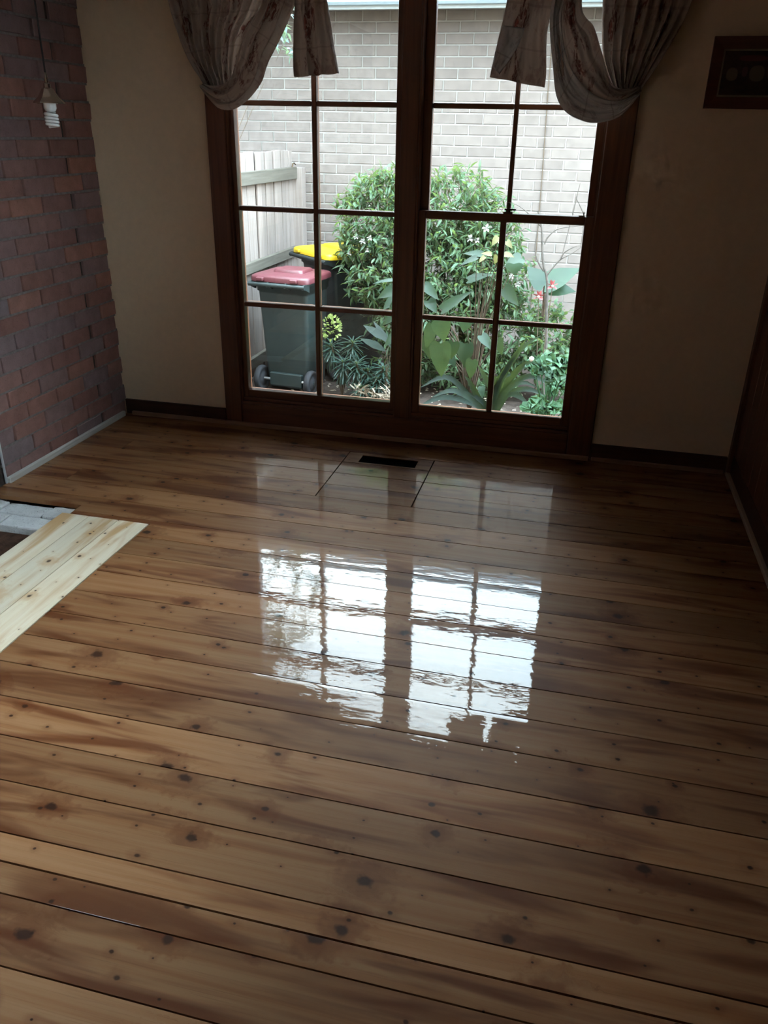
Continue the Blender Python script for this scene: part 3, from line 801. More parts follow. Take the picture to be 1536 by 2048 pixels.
def orient(p, d, roll=0, up=Vector((0, 0, 1))):
    d = Vector(d).normalized(); s_ = up.cross(d)
    if s_.length < 1e-3: s_ = Vector((0, 1, 0))
    s_.normalize(); u = d.cross(s_)
    Mx = Matrix((d, s_, u)).transposed().to_4x4() @ Matrix.Rotation(roll, 4, 'X'); Mx.translation = Vector(p); return Mx
def rdir(rr, zb=0):
    while True:
        v = Vector((rr.uniform(-1, 1), rr.uniform(-1, 1), rr.uniform(-1, 1)))
        if .1 < v.length < 1: v.normalize(); v.z += zb; return v.normalized()

def shrub(name, blobs, base, label, nleaf, seed, L=.075, Wd=.020, flowers=(), leafm='leaf_shrub', nst=10, group=None):
    rr = random.Random(seed)
    t = tag(empty(name, base), label, 'shrub', group)
    B = Vector(base); fol = MB(); br = MB()
    tot = sum(b_[3]*b_[4]*b_[5] for b_ in blobs)
    for bx, by, bz, ax, ay, az in blobs:
        C = Vector((bx, by, bz)); n = int(nleaf * ax*ay*az/tot)
        for q in range(max(3, nst*n//nleaf)):
            d = rdir(rr, .3); tip = C + Vector((d.x*ax, d.y*ay, d.z*az))*rr.uniform(.5, .95)
            mid = B*.5 + tip*.5 + rdir(rr)*.08
            br.tube([(B-B), mid-B, tip-B], [.008, .005, .002], 5, False)
        for q in range(n//5):                       # sprigs of five leaves
            d = rdir(rr); rad = rr.uniform(.45, 1.0)**.6
            nse = 1 + .22*noise.noise(Vector((d.x*3+seed, d.y*3, d.z*3)))
            p = C + Vector((d.x*ax, d.y*ay, d.z*az))*rad*nse
            sd = (d + rdir(rr)*.7 + Vector((0, 0, .35))).normalized()
            br.tube([p-B-sd*.09, p-B+sd*.05], .0018, 3, False)
            for k_ in range(5):
                ld = (sd*.5 + rdir(rr)*.9 + Vector((0, 0, -.15))).normalized()
                vs, fs = leaf_geo(L*rr.uniform(.7, 1.25), Wd*rr.uniform(.8, 1.25), 'lance', .3, rr.uniform(.1, .5))
                fol.add(xf(vs, orient(p - B + sd*(.02*k_-.04), ld, rr.uniform(-.7, .7))), fs, True)
    tag(fol.build('foliage', M[leafm], t), kind='stuff'); br.build('branch', M['twig'], t)
    for fx, fy, fz, s_ in flowers: 
        fl = MB()
        for k_ in range(6):
            a = 2*PI*k_/6 + rr.random()*.3
            vs, fs = leaf_geo(s_*.55, s_*.42, 'lance', .3, -.1)
            fl.add(xf(vs, orient((0, 0, 0), (math.cos(a), -.55, math.sin(a)), rr.uniform(-.3, .3))), fs, True)
        o = fl.build('flower', M['petal'], t); o.location = Vector((fx, fy, fz)) - B
    return t

shrub('flowering_shrub', [(-1.62, 6.55, .86, .36, .34, .42), (-1.50, 6.60, 1.10, .24, .24, .24), (-1.52, 6.40, .55, .30, .30, .34), (-1.36, 6.40, .26, .28, .24, .34), (-1.32, 6.40, -.08, .26, .24, .28)], (-1.45, 6.60, GZ),
      'bushy shrub with white flowers leaning over the yellow-lidded bin', 6400, 3,
      flowers=((-1.66, 6.22, .80, .055), (-1.72, 6.24, .83, .05), (-1.60, 6.2, .83, .05), (-1.78, 6.26, .70, .045), (-1.62, 6.2, .74, .04)))
shrub('flowering_shrub', [(-1.04, 6.75, .98, .36, .34, .36), (-.82, 6.75, .80, .34, .32, .36), (-1.02, 6.60, .55, .40, .32, .42), (-.66, 6.65, .50, .28, .28, .36), (-1.0, 6.5, .15, .42, .28, .42), (-.55, 6.55, .12, .36, .28, .40), (-.8, 6.4, -.15, .45, .25, .24)], (-.95, 6.75, GZ),
      'dense green shrub with white blooms behind the sash window', 10500, 5,
      flowers=((-.80, 6.42, .98, .055), (-.74, 6.40, .92, .07), (-.86, 6.4, .84, .065), (-.80, 6.38, .83, .05), (-.55, 6.40, .66, .06), (-.52, 6.38, .58, .05), (-.47, 6.4, .52, .05), (-.95, 6.40, 1.02, .045), (-.63, 6.4, .83, .04)))
shrub('leafy_bush', [(-.20, 6.45, .10, .26, .26, .26), (-.10, 6.4, -.12, .22, .22, .2)], (-.16, 6.5, GZ), 'low bush with small oval leaves under the grey trunk', 1100, 9, .06, .032)

def broad_plant(name, base, leaves, label, matl, kind='heart', cat='plant', stem=.006, young=()):
    t = tag(empty(name, base), label, cat); B = Vector(base); rr = random.Random(hash(name) % 997 if False else len(leaves)*7+3)
    for i_, (x, y_, z, L, Wd, dx, dy, dz) in enumerate(leaves):
        p = Vector((x, y_, z)) - B; d = Vector((dx, dy, dz)).normalized()
        vs, fs = leaf_geo(L, Wd, kind, .16, .18, .012, rr)
        mb = MB(); mb.add(xf(vs, orient((0, 0, 0), d, rr.uniform(-.25, .25), Vector((0, -.75, .66)))), fs, True)
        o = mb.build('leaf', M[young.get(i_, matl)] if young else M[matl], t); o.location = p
    st = MB(); tops = [Vector(l[:3]) - B for l in leaves]
    for p in tops:
        st.tube([(0, 0, 0), Vector((p.x*.35, p.y*.35 + .03, p.z*.6)), p], [stem, stem*.7, stem*.35], 6, False)
    st.build('stem', M['twig'], t); return t
BROAD1= [(-0.906, 5.494, 0.39, 0.146, 0.137, 0.224, -0.104, -0.969), (-0.905, 5.537, 0.222, 0.248, 0.16, 0.039, -0.072, -0.997), (-0.726, 5.448, 0.423, 0.088, 0.099, -0.081, -0.341, -0.937), (-0.752, 5.678, 0.201, 0.173, 0.125, 0.103, -0.29, -0.952), (-0.987, 5.637, 0.321, 0.182, 0.097, -0.262, -0.116, -0.958), (-0.912, 5.575, 0.452, 0.243, 0.08, 0.77, -0.098, 0.631), (-1.027, 5.477, 0.627, 0.141, 0.079, 0.803, -0.108, -0.586), (-0.997, 5.488, 0.524, 0.109, 0.084, 0.64, -0.517, -0.568), (-0.753, 5.654, 0.648, 0.183, 0.067, 0.876, -0.275, 0.397), (-0.669, 5.646, 0.826, 0.13, 0.052, -0.984, -0.151, 0.092), (-0.69, 5.514, 0.82, 0.124, 0.044, -0.88, -0.334, -0.338), (-0.404, 5.628, 0.815, 0.125, 0.108, -0.846, -0.423, -0.325), (-0.505, 5.668, 0.605, 0.158, 0.098, 0.737, -0.091, -0.67), (-0.63, 5.594, 0.287, 0.122, 0.081, 0.699, -0.358, -0.619), (-0.512, 5.567, 0.279, 0.121, 0.07, 0.327, -0.156, -0.932), (-0.677, 5.558, 0.118, 0.146, 0.091, -0.08, -0.099, -0.992), (-0.613, 5.682, -0.107, 0.085, 0.052, 0.246, -0.629, -0.737), (-0.82, 5.578, 0.23, 0.126, 0.096, -0.098, -0.198, -0.975), (-1.026, 5.675, 0.228, 0.162, 0.109, 0.161, -0.238, -0.958), (-0.863, 5.668, 0.112, 0.103, 0.076, 0.579, -0.508, -0.637), (-0.444, 5.567, 0.784, 0.071, 0.118, 0.119, -0.433, -0.894), (-0.563, 5.592, 0.947, 0.072, 0.054, -0.571, -0.439, -0.694), (-0.59, 5.474, 0.851, 0.068, 0.037, -0.915, -0.374, 0.153), (-0.564, 5.649, 0.82, 0.056, 0.049, -0.294, -0.216, -0.931), (-0.494, 5.443, 0.94, 0.069, 0.042, 0.633, -0.603, -0.486), (-0.508, 5.506, 0.851, 0.077, 0.048, 0.878, -0.478, -0.03), (-0.641, 5.557, 0.823, 0.058, 0.037, -0.647, -0.467, -0.602)]
BROAD2= [(-1.297, 5.699, 0.611, 0.151, 0.034, -0.962, -0.265, -0.062), (-1.248, 5.539, 0.577, 0.138, 0.083, -0.863, -0.289, -0.414), (-1.251, 5.583, 0.507, 0.12, 0.083, -0.729, -0.333, -0.598), (-1.244, 5.541, 0.405, 0.116, 0.072, -0.707, -0.344, -0.618), (-1.254, 5.627, 0.236, 0.114, 0.073, -0.675, -0.352, -0.649), (-1.233, 5.555, 0.477, 0.121, 0.077, -0.443, -0.329, -0.834), (-1.208, 5.571, 0.6, 0.086, 0.078, -0.763, -0.466, -0.448)]
GLOSS= [(-1.356, 5.85, 0.134, 0.248, 0.072, -0.857, 0.202, 0.475), (-1.39, 5.9, 0.044, 0.244, 0.068, -0.897, 0.205, 0.391), (-1.36, 5.95, 0.064, 0.254, 0.053, -0.583, 0.197, 0.788)]
BIG= [(-0.257, 6.3, 0.535, 0.3, 0.2, 0.811, 0.2, 0.549), (-0.263, 6.3, 0.534, 0.207, 0.182, -0.65, 0.29, 0.702), (-0.243, 6.3, 0.518, 0.235, 0.157, 0.967, 0.255, 0.015)]
TRUNK= [(-0.172, 6.2, -0.169), (-0.193, 6.2, 0.035), (-0.221, 6.2, 0.356), (-0.24, 6.2, 0.593), (-0.281, 6.2, 0.707), (-0.307, 6.2, 0.866), (-0.321, 6.2, 0.977), (-0.353, 6.2, 1.065)]
BR= [[(-0.246, 6.2, 0.628), (-0.203, 6.2, 0.694), (-0.156, 6.2, 0.748), (-0.091, 6.2, 0.786), (-0.027, 6.2, 0.834)], [(-0.162, 6.2, 0.746), (-0.138, 6.2, 0.795), (-0.085, 6.2, 0.831), (-0.032, 6.2, 0.851)], [(-0.286, 6.2, 0.844), (-0.271, 6.2, 0.89), (-0.213, 6.2, 0.949), (-0.124, 6.2, 0.972), (-0.045, 6.2, 0.983)], [(-0.272, 6.2, 0.656), (-0.318, 6.2, 0.717), (-0.352, 6.2, 0.818), (-0.344, 6.2, 0.976)], [(-0.32, 6.2, 0.966), (-0.408, 6.2, 1.04), (-0.483, 6.2, 1.093), (-0.544, 6.2, 1.118)], [(-0.111, 6.2, 1.057), (-0.096, 6.2, 1.172), (-0.081, 6.2, 1.273)], [(-0.025, 6.2, 1.05), (-0.074, 6.2, 1.129), (-0.108, 6.2, 1.176)]]
STRAP= [[(-0.451, 5.757, -0.145), (-0.332, 5.657, 0.074), (-0.18, 5.567, 0.201)], [(-0.476, 5.897, -0.175), (-0.329, 5.797, 0.038), (-0.031, 5.73, 0.15)], [(-0.444, 5.695, -0.151), (-0.318, 5.595, -0.026), (-0.204, 5.583, -0.013)], [(-0.444, 5.864, -0.213), (-0.288, 5.764, -0.12), (-0.133, 5.736, -0.122)], [(-0.501, 5.737, -0.094), (-0.393, 5.637, 0.133), (-0.315, 5.563, 0.328)], [(-0.488, 5.723, -0.089), (-0.352, 5.623, 0.198), (-0.219, 5.583, 0.353)], [(-0.628, 5.69, -0.253), (-0.801, 5.59, -0.128), (-0.947, 5.535, -0.137)], [(-0.649, 5.895, -0.331), (-0.873, 5.795, -0.093), (-1.067, 5.711, -0.124)], [(-0.658, 5.856, -0.307), (-0.884, 5.756, -0.234), (-1.06, 5.642, -0.247)], [(-0.538, 5.684, -0.156), (-0.584, 5.584, -0.011), (-0.626, 5.469, 0.145)], [(-0.508, 5.912, -0.246), (-0.464, 5.812, -0.062), (-0.372, 5.777, 0.016)], [(-0.59, 5.779, -0.264), (-0.728, 5.679, -0.172), (-0.799, 5.585, -0.151)], [(-0.441, 5.829, -0.215), (-0.352, 5.729, -0.165), (-0.249, 5.616, -0.158)], [(-0.512, 5.75, -0.124), (-0.546, 5.65, -0.001), (-0.498, 5.552, 0.122)], [(-0.614, 5.787, -0.282), (-0.699, 5.687, -0.085), (-0.737, 5.664, 0.003)], [(-0.451, 5.772, -0.161), (-0.269, 5.672, 0.004), (-0.081, 5.655, -0.034)]]
GER= [(-0.264, 5.642, 0.095, 0.05), (-0.206, 5.516, 0.155, 0.054), (-0.156, 5.452, 0.192, 0.054), (-0.105, 5.459, 0.166, 0.058), (-0.048, 5.484, 0.131, 0.06), (-0.236, 5.607, 0.06, 0.042), (-0.167, 5.523, 0.099, 0.054), (-0.109, 5.508, 0.085, 0.06), (-0.052, 5.469, 0.077, 0.058), (-0.081, 5.646, -0.032, 0.058), (-0.128, 5.535, 0.042, 0.048), (-0.037, 5.492, 0.175, 0.048), (-0.26, 5.462, -0.16, 0.05), (-0.207, 5.461, -0.125, 0.054), (-0.165, 5.484, -0.116, 0.054), (-0.195, 5.585, -0.217, 0.054), (-0.125, 5.48, -0.177, 0.036), (-0.071, 5.458, -0.147, 0.054), (-0.029, 5.548, -0.153, 0.048), (-0.003, 5.5, -0.171, 0.048), (-0.11, 5.65, -0.083, 0.048), (-0.021, 5.474, -0.002, 0.048)]
EU= [(-1.877, 6.05, 0.146), (-1.866, 6.05, 0.014), (-1.691, 6.05, 0.063), (-1.64, 6.05, -0.078), (-1.715, 6.05, -0.146), (-1.552, 6.05, -0.133), (-1.576, 6.05, -0.246), (-1.464, 6.05, -0.199), (-1.413, 6.05, -0.294), (-1.5, 6.05, -0.302), (-1.429, 6.05, -0.11), (-1.753, 6.05, -0.075)]

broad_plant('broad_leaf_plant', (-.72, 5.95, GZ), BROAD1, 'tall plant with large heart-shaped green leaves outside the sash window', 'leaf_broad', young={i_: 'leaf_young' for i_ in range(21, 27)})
broad_plant('broad_leaf_plant', (-1.18, 5.9, GZ), BROAD2, 'heart-leaved plant beside the window mullion in front of the white-flowered shrub', 'leaf_broad')
broad_plant('aspidistra', (-1.40, 5.95, GZ), GLOSS, 'dark glossy broad-bladed plant behind the spurge', 'leaf_strap', 'lance', stem=.004)
broad_plant('big_leaf_plant', (-.25, 6.45, GZ), BIG, 'plant with huge round pleated leaves behind the grey trunk', 'leaf_broad', 'heart', stem=.012)
# bare grey sapling
B0 = Vector(TRUNK[0]); B0.z = GZ - .02
tr = tag(empty('bare_sapling', B0), 'slender grey sapling with bare curving branches near the brick wall', 'tree')
rs = lambda pl_, n: [p - B0 for p in resample(pl_, n)]
P_ = rs([tuple(B0)] + TRUNK[1:], 24); MB().tube(P_, [.016 - .010*i_/23 for i_ in range(24)], 8).build('trunk', M['bark'], tr)
for b_ in BR:
    P_ = rs(b_, 14); MB().tube(P_, [.007 - .0052*i_/13 for i_ in range(14)], 6).build('branch', M['bark'], tr)
MB().tube([Vector(BR[5][0])-B0, Vector(BR[0][2])-B0], .003, 5).build('branch', M['bark'], tr)
MB().tube([Vector(BR[6][0])-B0, Vector(BR[0][4])-B0], .003, 5).build('branch', M['bark'], tr)
# strap-leaved clump
sc = tag(empty('strap_leaf_clump', (-.56, 5.85, GZ)), 'clump of long dark arching strap leaves below the sash window', 'plant'); Bs = Vector((-.56, 5.85, GZ))
for q, (a, b_, c) in enumerate(STRAP):
    root = Vector((-.56 + (a[0]+.56)*.35, a[1], GZ + .02))
    c = tuple(Vector(c) + Vector((0, -.02, -.03)))
    P_ = [p - Bs for p in resample([tuple(root), tuple(a), tuple(b_), c], 14)]
    vs = []; fs = []
    for i_, p in enumerate(P_):
        t = i_/13; d = (P_[min(13, i_+1)] - P_[max(0, i_-1)]).normalized()
        s_ = d.cross(Vector((0, -.8, .6))).normalized(); hw = .021*min(1, (1.02-t)*3.2)*(.7+.3*min(1, t*4))
        nrm = s_.cross(d)
        vs += [p - s_*hw + nrm*.3*hw, p, p + s_*hw + nrm*.3*hw]
    for i_ in range(13): k_ = i_*3; fs += [(k_, k_+3, k_+4, k_+1), (k_+1, k_+4, k_+5, k_+2)]
    mb = MB(); mb.add(vs, fs, True); mb.build('leaf', M['leaf_strap'], sc)
# geranium
ge = tag(empty('geranium', (-.12, 5.6, GZ)), 'bright green scallop-leaved geranium with one pale bud in the corner of the sash window', 'plant'); Bg = Vector((-.12, 5.6, GZ))
gst = MB(); rr = random.Random(8)
for q, (x, y, z, r_) in enumerate(GER):
    mb = MB(); n = 30; vs = [(0, 0, -.006)]
    for ring in (.55, 1.0):
        for k_ in range(n):
            a = 2*PI*k_/n; lob = 1 + .09*math.cos(7*a) if ring == 1 else 1
            notch = 1 - .75*math.exp(-((a-PI)/.16)**2)
            vs.append((r_*ring*lob*notch*math.cos(a), r_*ring*lob*notch*math.sin(a), .010*ring*math.sin(7*a)*ring + .008*ring))
    fs = [(0, 1+k_, 1+(k_+1) % n) for k_ in range(n)] + [(1+k_, 1+n+k_, 1+n+(k_+1) % n, 1+(k_+1) % n) for k_ in range(n)]
    d = Vector((rr.uniform(-.35, .35), -.85 + rr.uniform(-.2, .2), .75)).normalized()
    mb.add([d.to_track_quat('Z', 'X').to_matrix() @ Matrix.Rotation(rr.uniform(0, 6), 3, 'Z') @ Vector(v) for v in vs], fs, True)
    o = mb.build('leaf', M['leaf_ger'], ge); o.location = Vector((x, y, z)) - Bg
    p = Vector((x, y, z)) - Bg; gst.tube([(0, .05, 0), (p.x*.5, p.y*.5 + .05, p.z*.55), p], .0035, 5, False)
gst.build('stem', M['leaf_ger'], ge)
bd = MB().lathe([(0, -.02), (.012, -.012), (.017, 0), (.014, .012), (0, .022)], (0, 0, 0), 10).build('bud', M['pinkcentre'], ge); bd.location = Vector((-.264, 5.5, .172)) - Bg
# pink flowering stems
fp = tag(empty('pink_flower_plant', (-.22, 6.05, GZ)), 'two salmon pink blooms on thin stems beside the grey trunk', 'flower'); Bp = Vector((-.22, 6.05, GZ))
for (x, y, z) in ((-.281, 6.0, .507), (-.191, 6.0, .587)):
    fl = MB(); rr = random.Random(int(abs(x)*1000))
    for k_ in range(6):
        a = 2*PI*k_/6
        vs, fs = leaf_geo(.045, .036, 'lance', .3, -.35); fl.add(xf(vs, orient((0, 0, 0), (math.cos(a), -.4, math.sin(a)*.8+.1), rr.uniform(-.4, .4))), fs, True)
    o = fl.build('flower', M['pink'], fp); o.location = Vector((x, y, z)) - Bp
    MB().lathe([(0, -.008), (.009, -.004), (.011, .004), (0, .01)], (0, -.012, 0), 8).build('flower_centre', M['pinkcentre'], o)
    p = Vector((x, y, z)) - Bp; MB().tube([(0, 0, 0), (p.x*.6, p.y*.6, p.z*.6), p], .003, 5, False).build('stem', M['twig'], fp)
# spurge clumps
def spurge(base, heads, label, seed, brown=False):
    rr = random.Random(seed); t = tag(empty('spurge', base), label, 'plant'); B_ = Vector(base); fol = MB(); st = MB()
    for (x, y, z), lime in heads:
        P = Vector((x, y, z)) - B_; y += 0
        st.tube([(0, 0, 0), P*.6 + Vector((0, 0, -.03)), P], [.009, .008, .006], 6, False)
        for k_ in range(64):
            f = k_/64; a = k_*2.4; el = .9 - 1.9*f
            d = Vector((math.cos(a)*math.cos(el), math.sin(a)*math.cos(el), math.sin(el)))
            vs, fs = leaf_geo(rr.uniform(.085, .125), .0125, 'narrow', .25, .35 + .3*rr.random())
            fol.add(xf(vs, orient(P + Vector((0, 0, -.10*f)), d, rr.uniform(-.3, .3))), fs, True)
        if lime:
            hd = MB()
            for k_ in range(90):
                d = rdir(rr, .15); q_ = P + Vector((d.x*.062, d.y*.06, d.z*.085 + .135))
                vs, fs = leaf_geo(.030, .024, 'lance', .4, -.2); hd.add(xf(vs, orient(q_, d + rdir(rr)*.5, rr.uniform(-1, 1))), fs, True)
            tag(hd.build('flower_head', M['lime'], t), kind='stuff')
    tag(fol.build('foliage', M['leaf_euph'], t), kind='stuff'); st.build('stem', M['twig'], t)
    return t
spurge((-1.80, 6.12, GZ), [((-1.866, 6.05, .02), True), ((-1.70, 6.08, .05), False), ((-1.753, 5.98, -.085), False)], 'blue-green spurge with a lime yellow flower head by the bins', 4)
spurge((-1.55, 6.0, GZ), [((-1.64, 5.98, -.09), False), ((-1.552, 6.0, -.14), False), ((-1.576, 5.9, -.25), False), ((-1.464, 5.95, -.19), False), ((-1.429, 6.0, -.11), False)], 'low tuft of narrow blue-green leaves at the corner of the fixed window', 6)
# dry leaf litter below the tuft
rr = random.Random(2); dl = MB()
for k_ in range(260):
    x = rr.uniform(-1.62, -1.30); y = rr.uniform(5.75, 6.05)
    vs, fs = leaf_geo(rr.uniform(.05, .10), .012, 'narrow', .3, .3); dl.add(xf(vs, orient((x, y, GZ + rr.uniform(.01, .16)), rdir(rr), rr.uniform(-2, 2))), fs, True)
for k_ in range(420):
    x = rr.uniform(-2.2, .1); y = rr.uniform(5.4, 6.6)
    vs, fs = leaf_geo(rr.uniform(.02, .045), .014, 'lance', .2, .2); dl.add(xf(vs, orient((x, y, GZ + .03), (rr.uniform(-1, 1), rr.uniform(-1, 1), .1), rr.uniform(-.4, .4))), fs, True)
tag(dl.build('leaf_litter', M['drylitter']), 'pale dry leaves scattered over the garden soil', 'leaf litter', kind='stuff')
# tree beyond the fence
tt = shrub('tree', [(-2.52, 6.55, 2.10, .20, .22, .36), (-2.50, 6.5, 2.75, .40, .4, .6), (-3.35, 6.35, 3.1, .85, .7, .8), (-2.95, 6.5, 3.6, .6, .6, .6), (-3.9, 6.0, 3.9, 1.0, .9, .9)], (-3.7, 6.2, GZ), 'blue-green drooping tree rising behind the paling fence', 8500, 21, .085, .020, leafm='leaf_tree', nst=26)
tt['category'] = 'tree'
MB().tube([(0, 0, 0), (.05, .02, 1.3), (.0, 0, 2.4), (.2, .1, 3.4), (.1, .1, 4.2)], [.11, .09, .07, .045, .02], 10).build('trunk', M['bark'], tt)
# ------------------------------------------------------------------ curtains and rod
def cloth(name, ea, eb, y0, folds, amp, parent, n=40, m_=72, bulge=0., phase=0., ampf=None, uvs=(1.0, 1.0), yslope=0., sharp=1.0, seed=0, lift=0., m='fabric'):
    """sheet between edge curves ea and eb ((x,z) lists); folds run along the curves"""
    A = resample([(p[0], 0, p[1]) for p in ea], n); B_ = resample([(p[0], 0, p[1]) for p in eb], n)
    vs = []; fs = []; uv = []
    for i_ in range(n):
        t = i_/(n-1); am = amp*(ampf(t) if ampf else 1)
        for j in range(m_):
            s_ = j/(m_-1); p = A[i_].lerp(B_[i_], s_)
            wob = noise.noise(Vector((s_*5, t*2.0, seed)))*.5
            th = 2*PI*(folds*s_ + phase + wob*.55)
            f_ = math.sin(th); f_ = math.copysign(abs(f_)**sharp, f_)
            y = y0 - bulge*math.sin(PI*s_) - am*f_ - yslope*t - .013*noise.noise(Vector((s_*9, t*5, seed+4))) - .007*noise.noise(Vector((s_*16, t*17, seed+9)))
            vs.append((p.x + .25*am*math.cos(th), y, p.z + lift*math.sin(PI*s_)))
            uv.append((s_*uvs[0], t*uvs[1]))
    for i_ in range(n-1):
        for j in range(m_-1): fs.append((i_*m_+j, i_*m_+j+1, (i_+1)*m_+j+1, (i_+1)*m_+j))
    mb = MB(); mb.add(vs, fs, True); me = mb.mesh(name)
    ul = me.uv_layers.new(name='UVMap')
    for lp in me.loops: ul.data[lp.index].uv = uv[lp.vertex_index]
    o = link(name, me, M[m], parent)
    so = o.modifiers.new('thickness', 'SOLIDIFY'); so.thickness = .0012
    return o
YC = YW - .10
cl = tag(empty('curtain', (0, 0, 0)), 'floral curtain looped up into a swag at the left window', 'curtain', 'looped floral curtains')
cloth('drape', [(-2.10, 2.40), (-2.042, 2.097), (-2.019, 2.01), (-1.983, 1.906), (-1.935, 1.815), (-1.868, 1.722)],
      [(-1.46, 2.40), (-1.575, 2.096), (-1.655, 1.981), (-1.70, 1.878), (-1.725, 1.779), (-1.735, 1.735)], YC+.02, 9, .017, cl, 48, 150, ampf=lambda t: 1-.45*t, uvs=(1.6, .75), seed=1, sharp=.8)
cloth('swag', [(-1.46, 2.40), (-1.556, 2.089), (-1.637, 1.976), (-1.68, 1.874), (-1.715, 1.790), (-1.765, 1.752), (-1.819, 1.745), (-1.868, 1.752)],
      [(-1.24, 2.40), (-1.399, 2.087), (-1.469, 1.954), (-1.537, 1.845), (-1.587, 1.747), (-1.694, 1.657), (-1.779, 1.645), (-1.833, 1.675), (-1.880, 1.735)], YC-.02, 2.6, .014, cl, 60, 64, .028, .1, uvs=(.5, 1.1), seed=2, ampf=lambda t: .8+.5*math.sin(PI*t))
cloth('tail', [(-1.375, 2.40), (-1.402, 2.09), (-1.415, 1.828), (-1.410, 1.785)], [(-1.27, 2.40), (-1.248, 2.088), (-1.205, 1.85), (-1.194, 1.802)], YC, 3.2, .017, cl, 30, 80, 0, .3, uvs=(.55, .7), seed=3, ampf=lambda t: .5+.6*t)
cr_ = tag(empty('curtain', (0, 0, 0)), 'floral curtain looped up into a deep swag at the right window', 'curtain', 'looped floral curtains')
cloth('drape', [(-.06, 2.40), (-.050, 2.077), (-.022, 1.878), (.030, 1.770), (.055, 1.735)],
      [(.37, 2.40), (.307, 2.073), (.274, 1.97), (.208, 1.837), (.145, 1.730)], YC+.02, 8, .016, cr_, 48, 140, ampf=lambda t: 1-.45*t, uvs=(1.5, .75), seed=5, sharp=.8)
cloth('swag', [(-.08, 2.40), (-.131, 2.073), (-.066, 1.974), (-.019, 1.875), (.030, 1.770), (.09, 1.748), (.150, 1.762)],
      [(-.24, 2.40), (-.247, 2.074), (-.249, 1.989), (-.221, 1.84), (-.193, 1.722), (-.151, 1.666), (-.084, 1.631), (-.013, 1.619), (.084, 1.648), (.158, 1.735)], YC-.02, 2.2, .013, cr_, 60, 64, .032, .35, uvs=(.55, 1.1), seed=6, ampf=lambda t: .8+.5*math.sin(PI*t))
cloth('lining_fold', [(-.20, 2.10), (-.205, 1.99), (-.165, 1.86), (-.105, 1.775), (-.03, 1.72), (.06, 1.70), (.135, 1.725)],
      [(-.250, 2.10), (-.254, 1.989), (-.226, 1.84), (-.198, 1.722), (-.156, 1.662), (-.088, 1.626), (-.013, 1.614), (.086, 1.643), (.156, 1.728)], YC-.055, 1.2, .006, cr_, 50, 30, .008, .35, uvs=(.35, 1.1), seed=16, m='lining')
cloth('lining_fold', [(-.452, 1.985), (-.475, 1.90), (-.487, 1.83)], [(-.36, 1.975), (-.385, 1.90), (-.455, 1.80)], YC-.030, 1.0, .004, cr_, 16, 16, .004, .2, uvs=(.2, .3), seed=17, m='lining')
cloth('tail', [(-.40, 2.40), (-.443, 2.079), (-.475, 1.90), (-.495, 1.79)], [(-.235, 2.40), (-.252, 2.077), (-.262, 1.944), (-.250, 1.807), (-.252, 1.75)], YC-.004, 1.7, .018, cr_, 30, 70, 0, .55, uvs=(.6, .7), seed=7, ampf=lambda t: .5+.7*t)
rod = tag(empty('curtain_rod', (-.86, YC, 2.41)), 'wooden curtain rod above the window', 'curtain rod')
MB().tube([(-1.45, 0, 0), (1.35, 0, 0)], .016, 14).build('pole', M['timberx'], rod)
for sx in (-1.47, 1.37): MB().lathe([(0, -.03), (.022, -.02), (.028, 0), (.022, .02), (0, .03)], (sx, 0, 0), 14, 'X').build('finial', M['timberx'], rod)
for sx in (-1.2, .05, 1.1): MB().box(sx-.012, sx+.012, 0, YW-YC, -.02, .02).build('bracket', M['timberx'], rod)

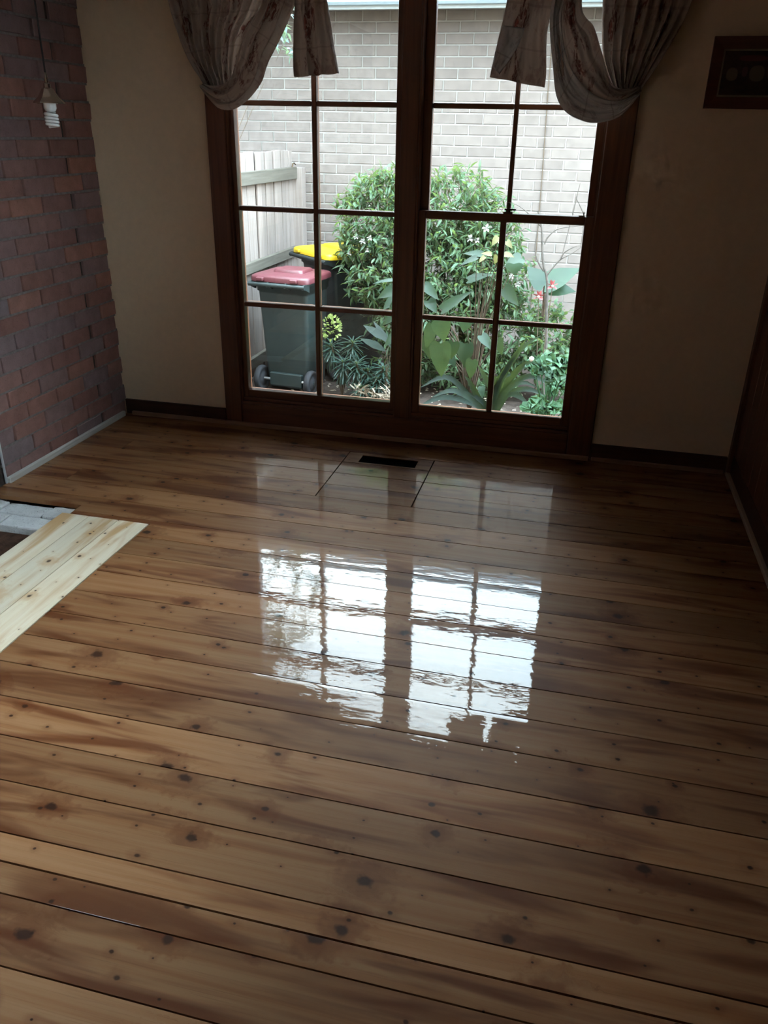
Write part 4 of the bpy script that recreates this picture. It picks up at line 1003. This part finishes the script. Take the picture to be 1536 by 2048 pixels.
# ------------------------------------------------------------------ pendant lamp
pl = tag(empty('pendant_lamp', (-1.832, 2.705, ZC)), 'bare spiral bulb hanging on a dark cord before the brick wall', 'lamp')
zb = 1.555 - ZC
MB().lathe([(0, 0), (.05, 0), (.05, -.012), (.012, -.03), (0, -.03)], (0, 0, 0), 20).build('ceiling_rose', M['cfl'], pl)
MB().tube([(0, 0, -.02), (0, 0, zb+.15)], .003, 8).build('cord', M['cord'], pl)
cap = MB().lathe([(.004, .165), (.006, .150), (.006, .135), (.012, .132), (.013, .120), (.020, .116), (.024, .108), (.034, .092), (.052, .076), (.053, .072), (.049, .072), (.030, .088), (.018, .096)], (0, 0, zb), 8)
cap.sm = [False]*len(cap.sm); cap.build('shade', M['chrome'], pl)
MB().lathe([(0, .094), (.020, .092), (.021, .058), (.017, .050), (.011, .046), (0, .045)], (0, 0, zb), 18).build('lamp_base', M['cfl'], pl)
sp = MB(); pts = []
for i_ in range(110):
    a = i_*.26; z = .046 - .046*i_/109; r_ = .019 if 8 < i_ < 104 else .012
    pts.append((r_*math.cos(a), r_*math.sin(a), zb+z))
sp.tube(pts, .0048, 8); sp.build('spiral_tube', M['cfl'], pl)

# ------------------------------------------------------------------ framed picture
pic = tag(empty('framed_picture', (0, 0, 0)), 'dark still life picture in a broad red-brown wooden frame', 'picture')
PX0, PX1, PZ0, PZ1, fw = .431, .80, 1.680, 1.952, .046
yp0, yp1 = YW-.024, YW-.001
for poly in ([(PX0, PZ0), (PX1, PZ0), (PX1-fw, PZ0+fw), (PX0+fw, PZ0+fw)], [(PX1, PZ1), (PX0, PZ1), (PX0+fw, PZ1-fw), (PX1-fw, PZ1-fw)],
             [(PX0, PZ1), (PX0, PZ0), (PX0+fw, PZ0+fw), (PX0+fw, PZ1-fw)], [(PX1, PZ0), (PX1, PZ1), (PX1-fw, PZ1-fw), (PX1-fw, PZ0+fw)]):
    mb = MB(); n = 4
    mb.add([(x, yp0 + (.008 if i_ > 1 else 0), z) for i_, (x, z) in enumerate(poly)] + [(x, yp1, z) for x, z in poly], [(0, 1, 2, 3), (7, 6, 5, 4)] + [(i_, i_+4, (i_+1) % 4+4, (i_+1) % 4) for i_ in range(4)])
    mb.build('frame_rail', M['framewood'], pic)
sl = MB(); a0, a1, c0, c1 = PX0+fw, PX1-fw, PZ0+fw, PZ1-fw; sw = .007
sl.box(a0, a1, yp0+.010, yp1, c0, c0+sw).box(a0, a1, yp0+.010, yp1, c1-sw, c1).box(a0, a0+sw, yp0+.010, yp1, c0+sw, c1-sw).box(a1-sw, a1, yp0+.010, yp1, c0+sw, c1-sw)
sl.build('slip', M['silver'], pic)
MB().box(a0+sw, a1-sw, yp0+.014, yp1, c0+sw, c1-sw).build('print', M['painting'], pic)
